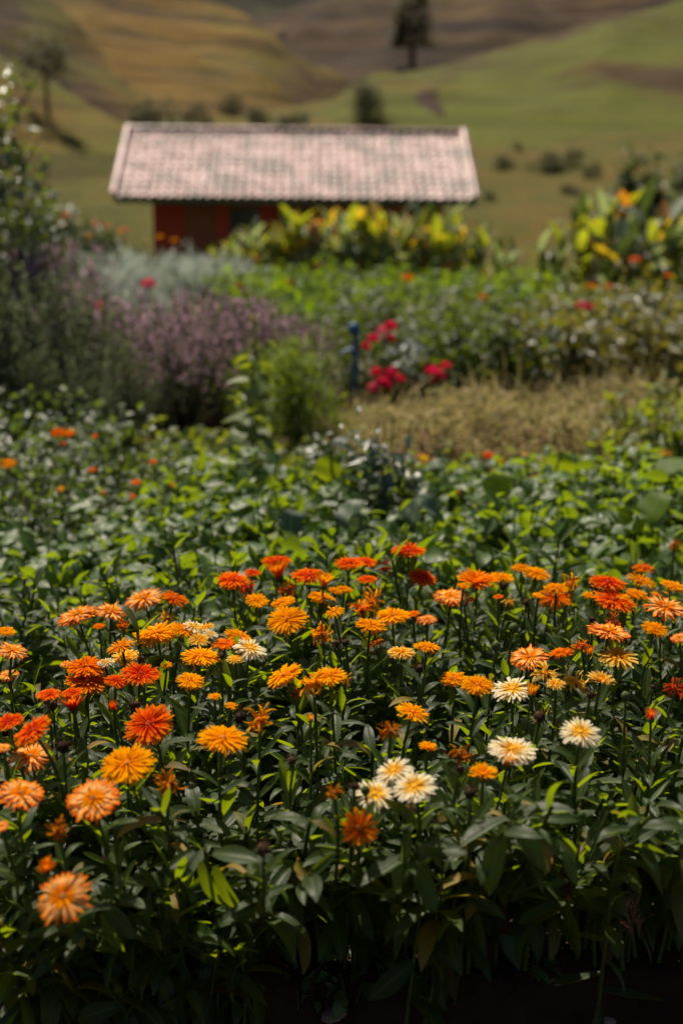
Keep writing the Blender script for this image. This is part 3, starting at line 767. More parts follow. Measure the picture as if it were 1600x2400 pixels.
zone(800, 1220, K, [
 (35, 195, 130, 'R', F_, 6, -4, 'red double calendula, first of the twin red blooms at the bed top'),
 (105, 190, 115, 'R', F_, 4, 8, 'red calendula, second of the twin red blooms at the bed top'),
 (307, 138, 157, 'R', F_, 2, 0, 'tallest red-orange calendula on a long bare dark stalk with hanging petals'),
 (370, 262, 130, 'R', F_, 26, 12, 'red calendula with orange rim below the tallest one'),
 (200, 228, 92, 'r', X_, 0, 0, 'ragged red calendula between the twin reds and the tallest stalk'),
 (118, 270, 90, 'R', F_, 0, 0, 'small red calendula under the twin reds'),
 (15, 315, 72, 'O', F_, 5, 0, 'amber calendula just below the twin reds'),
 (622, 292, 175, 'D', C_, -35, 0, 'orange calendula seen from the side, spread like a shallow bowl on a thick stalk'),
 (738, 260, 112, 'O', F_, 2, 0, 'amber calendula over a dark brown withered head'),
 (740, 300, 60, 'm', Q_, 5, 0, 'dark withered head under an amber bloom at the bed top'),
 (825, 218, 90, 'O', F_, 5, -5, 'amber calendula, smaller of the pair furthest into the green bed'),
 (895, 243, 132, 'O', F_, 8, 6, 'amber calendula, larger of the pair furthest into the green bed'),
 (1050, 290, 112, 'O', X_, 10, 0, 'ragged amber calendula above the orange one with a clear disc'),
 (985, 312, 110, 'O', F_, 5, 0, 'amber calendula right behind the orange one with a clear disc'),
 (500, 350, 150, 'P', F_, 14, -5, 'peach-orange calendula with a leaf poking through it'),
 (562, 378, 95, 'D', C_, -10, 0, 'small half-open orange calendula under the bowl-shaped one'),
 (980, 350, 165, 'D', D_, 30, 6, 'orange-red calendula with a clear disc and neat single petals'),
 (905, 345, 60, 'O', F_, 5, 0, 'small amber bloom showing beside the clear-disc calendula'),
 (765, 376, 58, 'Y', X_, 5, 0, 'small yellow bloom above brown withered heads'),
 (855, 378, 68, 'm', Q_, 5, 0, 'brown withered head beside the clear-disc calendula'),
 (1222, 285, 165, 'R', F_, 5, 0, 'red calendula with a seed head in front, behind the largest red one'),
 (1160, 300, 75, 'm', Q_, 5, 0, 'green-brown seed head before the red bloom'),
 (1252, 367, 195, 'R', F_, 14, 4, 'largest red-orange double calendula at the far side of the bed'),
 (1145, 342, 72, 'O', F_, 5, 0, 'amber bloom half hidden by the largest red-orange one'),
 (1385, 217, 100, 'D', S_, 5, 8, 'orange calendula with an upright petal, high above its neighbours'),
 (1378, 278, 142, 'O', S_, 2, 6, 'spread amber calendula on a tall dark stalk'),
 (1352, 338, 105, 'O', F_, 8, 0, 'amber calendula behind the largest red-orange one'),
 (1522, 300, 115, 'O', F_, 8, 0, 'amber calendula close to the photo edge above the big peach one'),
 (1462, 337, 75, 'O', F_, 5, 0, 'small amber calendula above the big peach one'),
 (1485, 400, 195, 'P', S_, 14, -8, 'big peach calendula with long white-tipped petals near the photo edge'),
 (1440, 497, 120, 'O', F_, 20, 0, 'domed orange calendula below the big white-tipped peach one'),
 (1552, 540, 80, 'P', F_, 10, 0, 'peach calendula cut by the photo edge below the domed orange one'),
 (1250, 470, 88, 'r', X_, 0, 0, 'shrivelled red head above the fringed peach-orange bloom'),
 (1228, 512, 190, 'P', F_, -4, 6, 'fringed peach-orange calendula seen edge-on under a shrivelled red head'),
 (235, 438, 150, 'O', F_, 14, 6, 'golden amber calendula on a pale bent stalk'),
 (95, 408, 120, 'D', X_, 5, 0, 'ragged orange calendula beside the golden amber one'),
 (142, 375, 130, 'O', X_, 2, 0, 'dark amber ragged calendula behind the ragged orange one'),
 (135, 482, 140, 'O', F_, 8, 0, 'amber calendula under the ragged orange one'),
 (325, 430, 72, 'D', F_, 0, 0, 'small orange calendula beyond the golden amber one'),
 (392, 456, 92, 'P', F_, 5, 0, 'small peach calendula beyond the golden amber one'),
 (155, 572, 92, 'm', X_, 5, 0, 'wilted deep orange bloom hanging over a stalk'),
 (275, 606, 127, 'Y', F_, 0, 0, 'yellow-amber calendula seen edge-on beside its twin'),
 (392, 580, 127, 'O', F_, -12, 8, 'thin amber calendula in profile above a dark gap in the bed'),
 (18, 732, 70, 'O', X_, 5, 0, 'amber petals drooping beside the ragged amber trio'),
 (862, 630, 168, 'P', F_, 22, -8, 'round peach-red pompon calendula with pale tips'),
 (1100, 582, 92, 'D', X_, 0, 0, 'ragged orange calendula above the closed orange bud'),
 (1010, 607, 112, 'D', F_, -10, -10, 'orange calendula lying sideways beyond the peach-red pompon'),
 (1137, 615, 48, 'D', B_, 0, 0, 'closed orange bud beside the yellow star'),
 (1270, 630, 182, 'Y', S_, 12, 0, 'large yellow and cream star calendula on a tall straight stalk'),
 (515, 727, 135, 'O', F_, 2, -4, 'amber calendula at the end of the dark gap, first of a pair'),
 (625, 757, 148, 'O', F_, 16, 4, 'amber calendula touching the white one'),
 (785, 777, 182, 'W', S_, 18, -6, 'white calendula with yellow heart beside two amber blooms'),
 (943, 708, 138, 'Y', X_, 0, 0, 'yellow ragged calendula with a brown heart'),
 (985, 752, 90, 'Y', S_, 5, 0, 'small cream-yellow calendula between two ragged yellow ones'),
 (1075, 748, 122, 'Y', X_, 15, 0, 'ragged golden calendula with drooping side petals'),
 (1190, 740, 112, 'Y', C_, -25, 0, 'flat-topped amber-yellow calendula seen from the side'),
 (872, 800, 70, 'O', B_, 0, 5, 'amber bud under the white calendula'),
 (1535, 780, 130, 'r', X_, 10, 0, 'ragged scarlet calendula by the photo edge'),
 (1420, 912, 66, 'R', B_, 5, 0, 'round scarlet bud behind a pale pointed leaf'),
 (327, 882, 160, 'O', S_, 5, 4, 'orange calendula with raised disc above the broad dark leaves'),
 (225, 970, 118, 'm', X_, 12, 0, 'wilted shaggy orange calendula on a bent stalk'),
 (910, 900, 95, 'm', Q_, 10, 0, 'round dark brown seed head above the white blooms'),
 (1095, 975, 187, 'W', S_, 26, 5, 'white calendula with yellow heart standing alone on a pale stalk'),
 (785, 1055, 216, 'W', F_, 8, 6, 'broad white calendula with many yellow inner petals'),
 (760, 1125, 82, 'O', B_, 5, 0, 'amber bloom hidden directly beneath the broad white one'),
 (395, 1047, 76, 'O', C_, -25, 0, 'small flat-topped amber bloom beside dried petals'),
 (540, 1078, 118, 'm', X_, 0, 0, 'spiky wilted orange bloom on top of a brown head'),
 (540, 1140, 62, 'm', Q_, 5, 0, 'brown head just under the spiky wilted orange bloom'),
 (850, 372, 62, 'm', Q_, 5, 0, 'small brown head by the row of amber blooms'),
 (1150, 455, 52, 'm', Q_, 5, 0, 'small brown head on a stalk before the largest red-orange bloom'),
 (18, 560, 60, 'm', Q_, 5, 0, 'brown head beneath the spiky amber bloom'),
 (1430, 765, 40, 'r', Q_, 0, 0, 'thin brown dried head on a dark stalk near the scarlet bud'),
 (1145, 800, 72, 'm', Q_, 5, 0, 'green-brown head below the flat-topped amber-yellow bloom'),
 (1305, 808, 48, 'O', G_, 5, 0, 'round green bud beside the tall straight stalk'),
 (790, 495, 50, 'O', G_, 10, 0, 'green bud on a short stalk above the peach-red pompon'),
 (710, 577, 46, 'O', G_, 5, 0, 'pale green bud over the dark gap in the bed'),
 (360, 680, 72, 'm', Q_, 5, 0, 'dark seed head hidden in the dark gap'),
 (1528, 110, 68, 'm', X_, -10, 0, 'withered orange head on a tall leaning stalk by the photo edge'),
 (1285, 350, 70, 'O', F_, 5, 0, 'amber bloom showing behind the red pair'),
 (560, 300, 60, 'O', F_, 5, 0, 'small amber bloom behind the bowl-shaped orange one'),
 (720, 350, 46, 'R', F_, 5, 0, 'tiny red bloom deep among leaves'),
])
zone(0, 1700, K, [
 (95, 315, 207, 'P', F_, 14, 6, 'peach-red calendula with many pale tips at the photo edge'),
 (430, 340, 237, 'P', F_, 36, 6, 'large peach pompon calendula with white upper petals and dark centre'),
 (8, 465, 65, 'P', F_, 30, 0, 'pale peach calendula cut off at the photo edge, lowest but one'),
 (780, 268, 145, 'm', X_, 0, 0, 'wilted rusty orange calendula with crumpled petals beside bright leaves'),
 (268, 480, 112, 'm', X_, 5, 0, 'wilted rusty bloom in shadow under the large peach pompon'),
 (220, 670, 82, 'D', C_, 30, 0, 'small closed orange bloom touching the lowest peach calendula'),
 (290, 790, 245, 'P', S_, 56, 0, 'lowest peach and orange calendula facing the camera, in deep shade'),
 (1535, 312, 95, 'm', X_, 5, 0, 'wilted orange bloom near the white trio'),
 (1210, 565, 100, 'm', Q_, 15, 0, 'olive-brown dried seed head in the shade'),
 (535, 468, 52, 'Y', G_, 20, 0, 'pale green-yellow bud below the large peach pompon'),
])
zone(800, 1700, K, [
 (240, 212, 178, 'W', S_, 14, -4, 'white calendula with yellow heart, rear bloom of the white trio'),
 (335, 285, 202, 'W', S_, 24, 6, 'largest white calendula of the trio with yellow inner petals'),
 (152, 318, 180, 'W', S_, 36, -6, 'white calendula of the trio with a red-brown centre'),
 (84, 470, 178, 'D', D_, 62, 0, 'plain orange calendula facing the camera below the white trio'),
 (60, 282, 62, 'm', Q_, 5, 0, 'brown head peeping out behind the white trio'),
 (590, 312, 92, 'r', Q_, 10, 0, 'green seed head with rusty petals below the amber bloom'),
 (650, 228, 118, 'O', C_, -10, 6, 'half-open amber calendula between the seed head and the broad white bloom'),
 (1240, 370, 44, 'Y', G_, 5, 0, 'small green bud with a yellow tip in the shaded leaves'),
 (290, 478, 40, 'O', G_, 15, 0, 'green bud on the shaded side below the white trio'),
 (440, 478, 42, 'O', G_, 15, 0, 'green bud beside the stalk of the largest white bloom'),
 (1105, 415, 44, 'O', G_, 10, 0, 'green bud above the broad grey-green leaves'),
 (805, 355, 44, 'O', G_, 10, 0, 'green bud next to the broad leaf under the white bloom'),
 (110, 300, 46, 'O', G_, 10, 0, 'tiny green bud pressed against the white trio'),
])
KINDNAME = {'full': 1, 'star': 1, 'daisy': 1, 'cup': .8, 'bud': .62, 'ragged': 1, 'dry': .62, 'green': .58}
ZT = .50
n_sep = 0
for (px, py, wpx, col, form, tcam, tside, lab) in FLOWERS:
    if form == 'cup' and tcam <= -10: form, tcam = 'bowl', 0
    d = ray(px, py)
    Y = (ZT+random.gauss(0, .022)-CAM_Z)*d.y/d.z
    if py > 1830: Y = max(Y, 1.60 - (py-1830)*.0007)
    Y = min(Y, 3.1)
    p = at(px, py, Y); dep = depth(p)
    half_w = wpx/FPX*dep/2
    unit = 1.04*half_w/{'full': 1.0, 'star': 1.0, 'daisy': 1.0, 'bowl': .88, 'cup': .62, 'bud': .42, 'ragged': .82, 'dry': .5, 'green': .34}[form]
    rootY = max(p.y + .03 + random.uniform(0, .05), 1.86 + random.uniform(0, .06))
    root = Vector((p.x + random.gauss(0, .04), rootY, float(ground_z(p.x, rootY))-.01))
    nm, cat = ('calendula_flower', 'flower')
    if form in ('bud', 'green'): nm, cat = 'calendula_bud', 'flower bud'
    if form == 'dry': nm, cat = 'dried_calendula', 'dried flower'
    t = thing(nm, lab, cat, root, 'calendula blooms and heads in the flower bed')
    hp = p - root
    # head frame: up axis tilted to the camera / sideways
    E = Euler((R(max(tcam*(.55 if form != 'daisy' else .9), -12)), R(tside)+random.gauss(0, .13), 0)).to_matrix().to_4x4() @ Matrix.Rotation(random.random()*6.3, 4, 'Z')
    up = E.to_3x3() @ Vector((0, 0, 1))
    nk = hp - up*(.23*unit)
    c1 = nk - up*min(.16, nk.length*.4)
    pts = [Vector((0, 0, 0))*(1-s)**3 + (Vector((hp.x*.35, hp.y*.35, hp.z*.45)))*3*s*(1-s)**2 + c1*3*s*s*(1-s) + nk*s**3 for s in [i/8 for i in range(9)]]
    rs = .0024 if form in ('green', 'bud') else .0029
    sb = MB(); sb.add(*tube(pts, [rs*(1.25-.35*i/8) for i in range(9)], 6)); sb.build('stem', stemm, t)
    HM = Matrix.Translation(hp) @ E @ Matrix.Scale(unit, 4)
    near = py > 1660 and wpx > 95 and form in ('full', 'star', 'daisy', 'bowl')
    core, pm = head_mesh(form, col, random.randrange(5))
    ho = obj('flower_head', core, t, HM)
    if near:
        lay = petal_layout(form); Ms, locs = pmats(lay); n_sep += len(lay)
        for q, m3, lc in zip(lay, Ms, locs): obj('petal', petal_me(INNER.get(col, col) if q[2] < .62 else col, q[5], q[6]), ho, mat4(m3, lc))
    elif pm: tag(obj('petals', pm, ho), kind='stuff')
    top = .91 if form not in ('green', 'bud') else .85
    lv = shoot_leaves(pts, 14 if py < 1600 else 16, .34, top, .10, .052)
    if py > 1480: add_leaves_objs(t, lv, LEAFME)
    else: add_leaves_joined(t, lv, LEAF, leafm)

# leafy shoots without flowers fill the bed
SH = []
for v in range(5):
    h = random.uniform(.40, .48)
    pts = curve_pts((0, 0, 0), (random.gauss(0, .05), random.gauss(-.03, .04), h), (random.gauss(0, .02), random.gauss(0, .02), 0))
    sb = MB(); sb.add(*tube(pts, [.0042-.0002*i for i in range(7)], 5)); sme = sb.mesh('stem', stemm)
    lv = shoot_leaves(pts, 24, .3, 1.0, .115, .065)
    b = MB(); M = rotmats([q[0] for q in lv], np.array([q[1] for q in lv]), np.array([q[2] for q in lv]), np.array([q[3] for q in lv]))
    loc = np.array([tuple(q[4]) for q in lv]); ch = rng.integers(0, len(LEAF), len(lv))
    for i_ in range(len(LEAF)): b.addT(LEAF[i_], M[ch == i_], loc[ch == i_])
    SH.append((sme, b.mesh('leaves', leafm)))
GAPS = [at(*q).xy for q in ((990, 1560, 2.22), (1060, 1570, 2.22), (930, 1580, 2.2), (30, 1560, 2.3), (110, 1550, 2.3), (100, 1480, 2.45), (20, 1470, 2.5), (700, 1770, 1.95), (640, 1800, 1.93))]
y = 1.93
while y < 3.02:
    half = .34*y + .16; x = -half + random.uniform(0, .1)
    while x < half:
        X, Yv = x+random.gauss(0, .03), y+random.gauss(0, .03)
        if not any((Vector((X, Yv))-g).length < .09 for g in GAPS):
            gz = float(ground_z(X, Yv)); hf = float(np.clip(.93 + .42*fbm(X*4.2+3, Yv*4.2, 2), .82, 1.10))
            t = thing('calendula_shoot', 'leafy green calendula shoot without a flower', 'plant', (X, Yv, gz-.01), 'flowerless leafy shoots of the flower bed', random.random()*6.3 if Yv > 2.1 else random.uniform(-.6, .6), random.uniform(.88, 1.08))
            if Yv < 2.22:
                h = random.uniform(.40, .48)
                h *= hf; pts = curve_pts((0, 0, 0), (random.gauss(0, .04), random.gauss(-.08, .04), h), (0, 0, 0))
                sb = MB(); sb.add(*tube(pts, [.0042-.0002*i for i in range(7)], 5)); sb.build('stem', stemm, t)
                add_leaves_objs(t, shoot_leaves(pts, 20, .28, 1.0, .115, .065), LEAFME)
            else:
                t.scale.z *= hf; sme, lme = random.choice(SH); obj('stem', sme, t); tag(obj('leaves', lme, t), kind='stuff')
        x += .10
    y += .095
# front row: shoots sprawling out over the edge of the bed with broad hanging leaves
FRONT = [(f[0], f[1], f[2]) for f in FLOWERS if f[1] > 1760]
xs_ = np.linspace(-120, 1720, 40) + rng.normal(0, 26, 40)
for i, px in enumerate(xs_):
    for lay in range(2):
        left = px < 640
        py = random.uniform(1960, 2230) if left and lay else random.uniform(1850, 1960) if not lay else random.uniform(1880, 1980)
        if 560 < px < 800 and lay: py = random.uniform(1960, 2120)
        if not lay and random.random() < .25: continue
        py += 70*float(fbm(px*.006, lay*5.0, 2))
        yt = random.uniform(1.50, 1.70)
        if any(abs(px-a) < c_*.5+55 and -150 < py-b_ < 60 for a, b_, c_ in FRONT): yt = random.uniform(1.70, 1.80)
        tip = at(px, py, yt)
        root = Vector((tip.x*1.1+random.gauss(0, .03), random.uniform(1.86, 2.04), 0)); root.z = float(ground_z(root.x, root.y))-.01
        t = thing('calendula_shoot', 'calendula shoot sprawling over the shaded front edge with broad leaves', 'plant', root, 'sprawling shoots along the front edge')
        pts = curve_pts((0, 0, 0), tip-root, (0, .02, .06))
        sb = MB(); sb.add(*tube(pts, [.005-.0003*k for k in range(7)], 5)); sb.build('stem', stemm, t)
        lv = shoot_leaves(pts, 14, .3, 1.0, random.uniform(.09, .125), .06)
        lv = [(a, p_-R(14)+random.gauss(0, .25), r_+random.gauss(0, .25), L_, q) for a, p_, r_, L_, q in lv]
        add_leaves_objs(t, lv, LEAFWME + LEAFME + LEAFME[:4])
# low ragged growth at the foot of the bed, thick at the left end and thinning out to the right
for i in range(32):
    px = random.uniform(-80, 640) if i < 28 else random.uniform(700, 1680)
    py = random.uniform(2080, 2330) if i < 28 else random.uniform(2000, 2080)
    if 90 < px < 230 and py < 2240: py = 2260
    tip = at(px, py, random.uniform(1.52, 1.66))
    root = Vector((tip.x+random.gauss(0, .03), random.uniform(1.74, 1.84), 0)); root.z = float(ground_z(root.x, root.y))-.01
    t = thing('calendula_shoot', 'low calendula shoot with drooping leaves at the dark foot of the bed', 'plant', root, 'low shoots at the dark foot of the bed')
    pts = curve_pts((0, 0, 0), tip-root, (0, .01, .05))
    sb = MB(); sb.add(*tube(pts, [.004-.0003*k for k in range(7)], 5)); sb.build('stem', stemm, t)
    lv = shoot_leaves(pts, random.randrange(6, 11), .25, 1.0, random.uniform(.08, .13), .06)
    add_leaves_objs(t, [(a, p_-R(12)+random.gauss(0, .35), r_+random.gauss(0, .3), L_, q) for a, p_, r_, L_, q in lv], LEAFWME + LEAFME)
# a few broad leaves that stand out along the shaded front, each set from its base to its tip
def leaf_from_to(a, b, T, mat, parent, turn=0.0):
    v = b-a; L_ = v.length; yv = v.normalized(); zv = Vector((0, -.35, 1)); xv = yv.cross(zv).normalized(); zv = xv.cross(yv)
    M3 = Matrix((xv, yv, zv)).transposed() @ Matrix.Rotation(turn, 3, 'Y') @ Matrix.Scale(L_*1.06, 3)
    M = M3.to_4x4(); M.translation = a
    obj('leaf', leaf_me(T, mat), parent, M)
def broad_shoot(label, root_px, Y, leaves):
    c = at(*root_px, Y+.22); root = Vector((c.x, max(Y+.22, 1.88), 0)); root.z = float(ground_z(root.x, root.y))-.01
    t = thing('calendula_shoot', label, 'plant', root)
    hub = at(*root_px, Y) - root
    sb = MB(); sb.add(*tube(curve_pts((0, 0, 0), hub, (0, 0, .05)), [.005, .0048, .0045, .0042, .004, .0036, .003], 6)); sb.build('stem', stemm, t)
    for (ax, ay, bx, by, dy, wide, turn) in leaves:
        leaf_from_to(at(ax, ay, Y) - root, at(bx, by, Y-dy) - root, LEAFW2[wide], leafm, t, turn)
LEAFW2 = [blade(lw(.17), 8, 2, curl=c, fold=f, wave=.05) for c, f in ((.35, .35), (.6, .2), (.25, .5))]
broad_shoot('shoot with the broadest grey-green leaves, hanging below the broad white bloom', (1195, 1925), 1.56, [
    (1200, 1930, 1278, 2032, .05, 0, .2), (1205, 1915, 1335, 1888, .02, 2, -.3), (1185, 1935, 1125, 2090, .05, 1, .3), (1265, 1945, 1310, 1992, .04, 1, -.2), (1190, 1920, 1080, 1970, .04, 2, .4), (1210, 1900, 1190, 1840, -.02, 0, 0), (1320, 1995, 1350, 2070, .03, 0, .1)])
broad_shoot('shoot with long dark hanging leaves in the shade near the olive-brown seed head', (480, 1990), 1.55, [
    (500, 2000, 596, 2008, .04, 0, .2), (470, 2020, 500, 2130, .03, 1, .9), (505, 2030, 545, 2150, .03, 1, 1.0), (455, 1995, 400, 2030, .04, 0, -.3), (470, 1990, 440, 1960, .02, 2, 0)])
broad_shoot('shoot with drooping grey-green leaves straight below the white trio', (965, 2000), 1.56, [
    (970, 2020, 1020, 2130, .05, 0, .2), (960, 2010, 850, 2060, .05, 2, .3), (985, 1985, 1040, 1975, .03, 0, -.2), (955, 1995, 920, 2080, .04, 1, .1), (990, 1995, 1075, 1985, .04, 1, .4)])
broad_shoot('shoot with long narrow leaves low in the corner beside the lowest peach calendula', (230, 2080), 1.54, [
    (240, 2120, 310, 2190, .04, 1, .2), (220, 2130, 165, 2210, .04, 1, -.2), (240, 2140, 275, 2240, .03, 1, .8), (215, 2130, 120, 2170, .04, 0, .3), (250, 2110, 330, 2110, .04, 0, -.2)])
print('separate petals', n_sep)
# ------------------------------------------------------------------ plants behind the flower bed
OV = [blade(lambda v: .30*math.sin(PI*min(1, v*.94+.06)**.8)**.9+.004, 4, 1, curl=c, fold=f, twist=tw) for c, f, tw in ((.5, .3, 0), (.9, .2, .15), (.2, .4, -.15), (1.2, .3, .1))]
OVS = [blade(lambda v: .26*math.sin(PI*min(1, v*.94+.06)**.8)+.004, 2, 1, curl=c, fold=f) for c, f in ((.5, .3), (1.0, .2), (-.2, .4))]
NEEDLE = [blade(lambda v: .10*(1-v*.8), 2, 1, curl=c, fold=.2) for c in (.2, .6)]
STRIP = [blade(lambda v: .022*(1-v*.7), 4, 1, curl=c, fold=.3, twist=tw) for c, tw in ((.4, .5), (1.0, -.8), (1.8, .3), (-.6, .9))]

def lobed(n, R_, z0, z1, lobes=9, spread=.42):
    """points in an uneven crown made of several lobes; also the outward azimuth"""
    th = rng.random(lobes)*2*PI; ph = np.arccos(rng.random(lobes)*.95)
    C = np.stack([np.sin(ph)*np.cos(th), np.sin(ph)*np.sin(th), np.cos(ph)], -1)*rng.uniform(.45, .8, (lobes, 1))
    k = rng.integers(0, lobes, n)
    d = rng.normal(size=(n, 3)); d /= np.linalg.norm(d, axis=1, keepdims=True)
    rr = rng.random((n, 1))**.45*spread*rng.uniform(.8, 1.25, lobes)[k][:, None]
    p = C[k] + d*rr
    az = np.arctan2(-(p[:, 0]), p[:, 1]) + rng.normal(0, .9, n)
    q = p*[R_, R_, z1-z0]; q[:, 2] = np.maximum(q[:, 2], -.08*(z1-z0)) + z0
    return q, az
def leaf_mass(b, Ts, pos, az, size, pm=.1, ps=.45, rs=.5, m=0, sv=.3):
    n = len(pos); ch = rng.integers(0, len(Ts), n)
    M = rotmats(az, rng.normal(pm, ps, n), rng.normal(0, rs, n), size*rng.uniform(1-sv, 1+sv, n))
    for t in range(len(Ts)):
        b.addT(Ts[t], M[ch == t], pos[ch == t], m=m)
def stems_mb(n, R_, h, r=.006, z0=0):
    b = MB()
    for i in range(n):
        a = random.random()*6.3; q = random.random()**.5*R_*.8
        e = Vector((q*math.cos(a), q*math.sin(a), h*random.uniform(.6, .95)))
        b.add(*tube(curve_pts((e.x*.12, e.y*.12, -.03+z0), e, (e.x*-.15, e.y*-.15, 0), 5), [r, r*.9, r*.8, r*.6, r*.35], 5))
    return b
class Kind:
    """meshes of one sort of plant in a few variants; put() makes a thing with copies of its parts"""
    def __init__(s, name, cat, variants): s.name, s.cat, s.v = name, cat, variants
    def put(s, loc, label, group=None, rz=None, sc=1.0, scz=1.0):
        t = thing(s.name, label, s.cat, loc, group, random.random()*6.3 if rz is None else rz)
        t.scale = (sc, sc, sc*scz)
        for (pn, me, kd) in random.choice(s.v):
            o = obj(pn, me, t)
            if kd: o['kind'] = kd
        return t
woodyb = plain('bark', (.045, .03, .02), (.09, .062, .042), 20, .9, .2, .6)
def bush(name, cat, lm, Ts, n, R_, z0, z1, size, nv=3, lobes=9, spread=.42, pm=.1, ps=.45, extra=None, ns=7, stem_m=None, pname='foliage', sr=.006):
    vs_ = []
    for v in range(nv):
        b = MB(); p, az = lobed(n, R_, z0, z1, lobes, spread); leaf_mass(b, Ts, p, az, size, pm, ps, sv=.5)
        parts = [('stem', stems_mb(ns, R_, z1, sr).mesh('stem', stem_m or stemm), None), (pname, b.mesh(pname, lm), 'stuff')]
        if extra: parts += extra(R_, z0, z1)
        vs_.append(parts)
    return Kind(name, cat, vs_)
def gpos(x, y): return (x, y, float(ground_z(x, y)))

ORD = 'first second third fourth fifth sixth seventh eighth ninth tenth eleventh twelfth thirteenth fourteenth fifteenth sixteenth seventeenth eighteenth nineteenth twentieth'.split()
def nth(i): return ORD[i] if i < 20 else 'twenty-' + ORD[i-20]
# --- the leafy green bed just behind the calendulas
greenm = leafy('bed_leaf', [(.042, .085, .014), (.052, .115, .016), (.078, .145, .020), (.045, .10, .028)], (.36, .50, .010), .40, .42, .6)
LP = bush('leafy_plant', 'plant', greenm, OV, 190, .21, .10, .40, .056, 5, 13, .38, .08, .45)
y = 3.12; row = 0
while y < 4.75:
    half = .34*y + .2; x = -half + random.uniform(0, .15); k_ = 0
    while x < half:
        px = 800 + x/(y*.966+.22)*FPX
        lim = 4.75 if px > 520 else 3.75 + max(0, (px-150))*.0022
        if y < lim:
            hgt = .86 if px < 420 else 1.02
            if 780 < px < 1010 and 3.5 < y < 4.2: hgt = .8
            LP.put(gpos(x+random.gauss(0, .04), y+random.gauss(0, .04)), f'green broad-leaved plant, {nth(k_)} counted from the marigolds, in {nth(row)} row behind the calendulas', 'green leafy plants of the bed behind the calendulas', None, random.uniform(.9, 1.12), hgt*random.uniform(.82, 1.12)); k_ += 1
        x += .20
    y += .17; row += 1
# taller dusky plant in its middle
duskm = leafy('dusky_leaf', [(.03, .055, .03), (.05, .08, .045), (.04, .07, .03)], (.16, .24, .03), .25, .34, .8)
DK = bush('bushy_herb', 'plant', duskm, OVS, 620, .22, .10, .66, .055, 1, 16, .34, .15, .5)
p = at(890, 1290, 4.15); DK.put(gpos(p.x, 4.15), 'taller dusky small-leaved herb rising from the middle of the green bed')
p = at(800, 1170, 4.5); DK.put(gpos(p.x, 4.5), 'lower dusky herb behind the two round lime leaves', sc=.8)
# squash-like big leaves
squashm = leafy('squash_leaf', [(.05, .085, .045), (.065, .10, .055)], (.22, .32, .03), .25, .55, .6, rib=.5)
limem = leafy('lime_leaf', [(.12, .19, .012), (.10, .17, .014)], (.50, .62, .008), .6, .5, .3, rib=.4)
RND = [blade(lambda v: .50*math.sqrt(max(0, 1-(2*v-1)**2))**.85+.004, 8, 3, curl=c, fold=.12, wave=.06) for c in (.3, .7)]
LOB = blade(lambda v: .50*math.sqrt(max(0, 1-(2*v-1)**2))**.8*(1-.28*math.sin(v*9)**2)+.004, 10, 3, curl=.8, fold=.2, wave=.10)
def big_leaf_plant(name, label, px, py, Y, leaves, mat, cat='plant'):
    """leaves: (px, py, dY, size, azimuth, pitch, roll, template)"""
    c = at(px, py, Y); root = Vector(gpos(c.x, Y)); t = thing(name, label, cat, root)
    for (lx_, ly_, dY, sz, az, pit, rl, T) in leaves:
        p = at(lx_, ly_, Y+dY) - root
        M3 = rotmats([az], pit, rl, sz)[0]
        base = p - Vector((M3 @ np.array([0, .5, 0])).tolist())
        me = leaf_me(T, mat); obj('leaf', me, t, mat4(M3, base))
        sb = MB(); sb.add(*tube(curve_pts((0, 0, 0), base, (base.x*.3, base.y*.3, .05)), .0045, 5)); sb.build('stalk', stemm, t)
big_leaf_plant('round_leaf_plant', 'plant with two round lime-green leaves glowing against the light', 790, 1150, 4.05,
    [(770, 1097, 0, .098, 2.9, R(-72), .1, RND[0]), (825, 1120, .05, .075, 3.6, R(-65), .2, RND[1]), (735, 1105, .12, .075, 1.6, R(-20), .1, RND[1])], limem)
big_leaf_plant('squash_plant', 'squash plant with broad grey-green lobed leaves in the middle of the green bed', 800, 1230, 3.45,
    [(818, 1195, 0, .105, 2.6, R(-25), .2, LOB), (682, 1222, .0, .09, 3.2, R(-40), -.1, LOB), (965, 1198, .0, .10, 2.3, R(-48), .3, LOB), (1010, 1185, .1, .11, 4.3, R(-30), .1, LOB), (840, 1225, -.05, .06, 3.1, R(-60), 0, RND[1]), (760, 1180, .1, .085, 1.2, R(5), 0, LOB)], squashm)
big_leaf_plant('squash_plant', 'squash plant with a tilted dark leaf and lime leaves right of the tallest herb', 1190, 1180, 3.9,
    [(1165, 1140, 0, .10, 3.4, R(-50), .2, RND[0]), (1310, 1095, .3, .11, 2.8, R(-70), 0, RND[1]), (1440, 1100, .4, .10, 1.0, R(10), .3, RND[0]), (1225, 1120, .2, .09, 5.0, R(-5), .2, RND[0])], limem)
big_leaf_plant('squash_plant', 'squash plant with lime leaves near the photo edge above the peach calendulas', 1520, 1200, 3.6,
    [(1530, 1180, 0, .12, 2.2, R(-30), .1, RND[1]), (1480, 1215, 0, .09, 3.3, R(-50), 0, RND[0]), (1565, 1090, .5, .11, 2.6, R(-20), .2, RND[0])], limem)

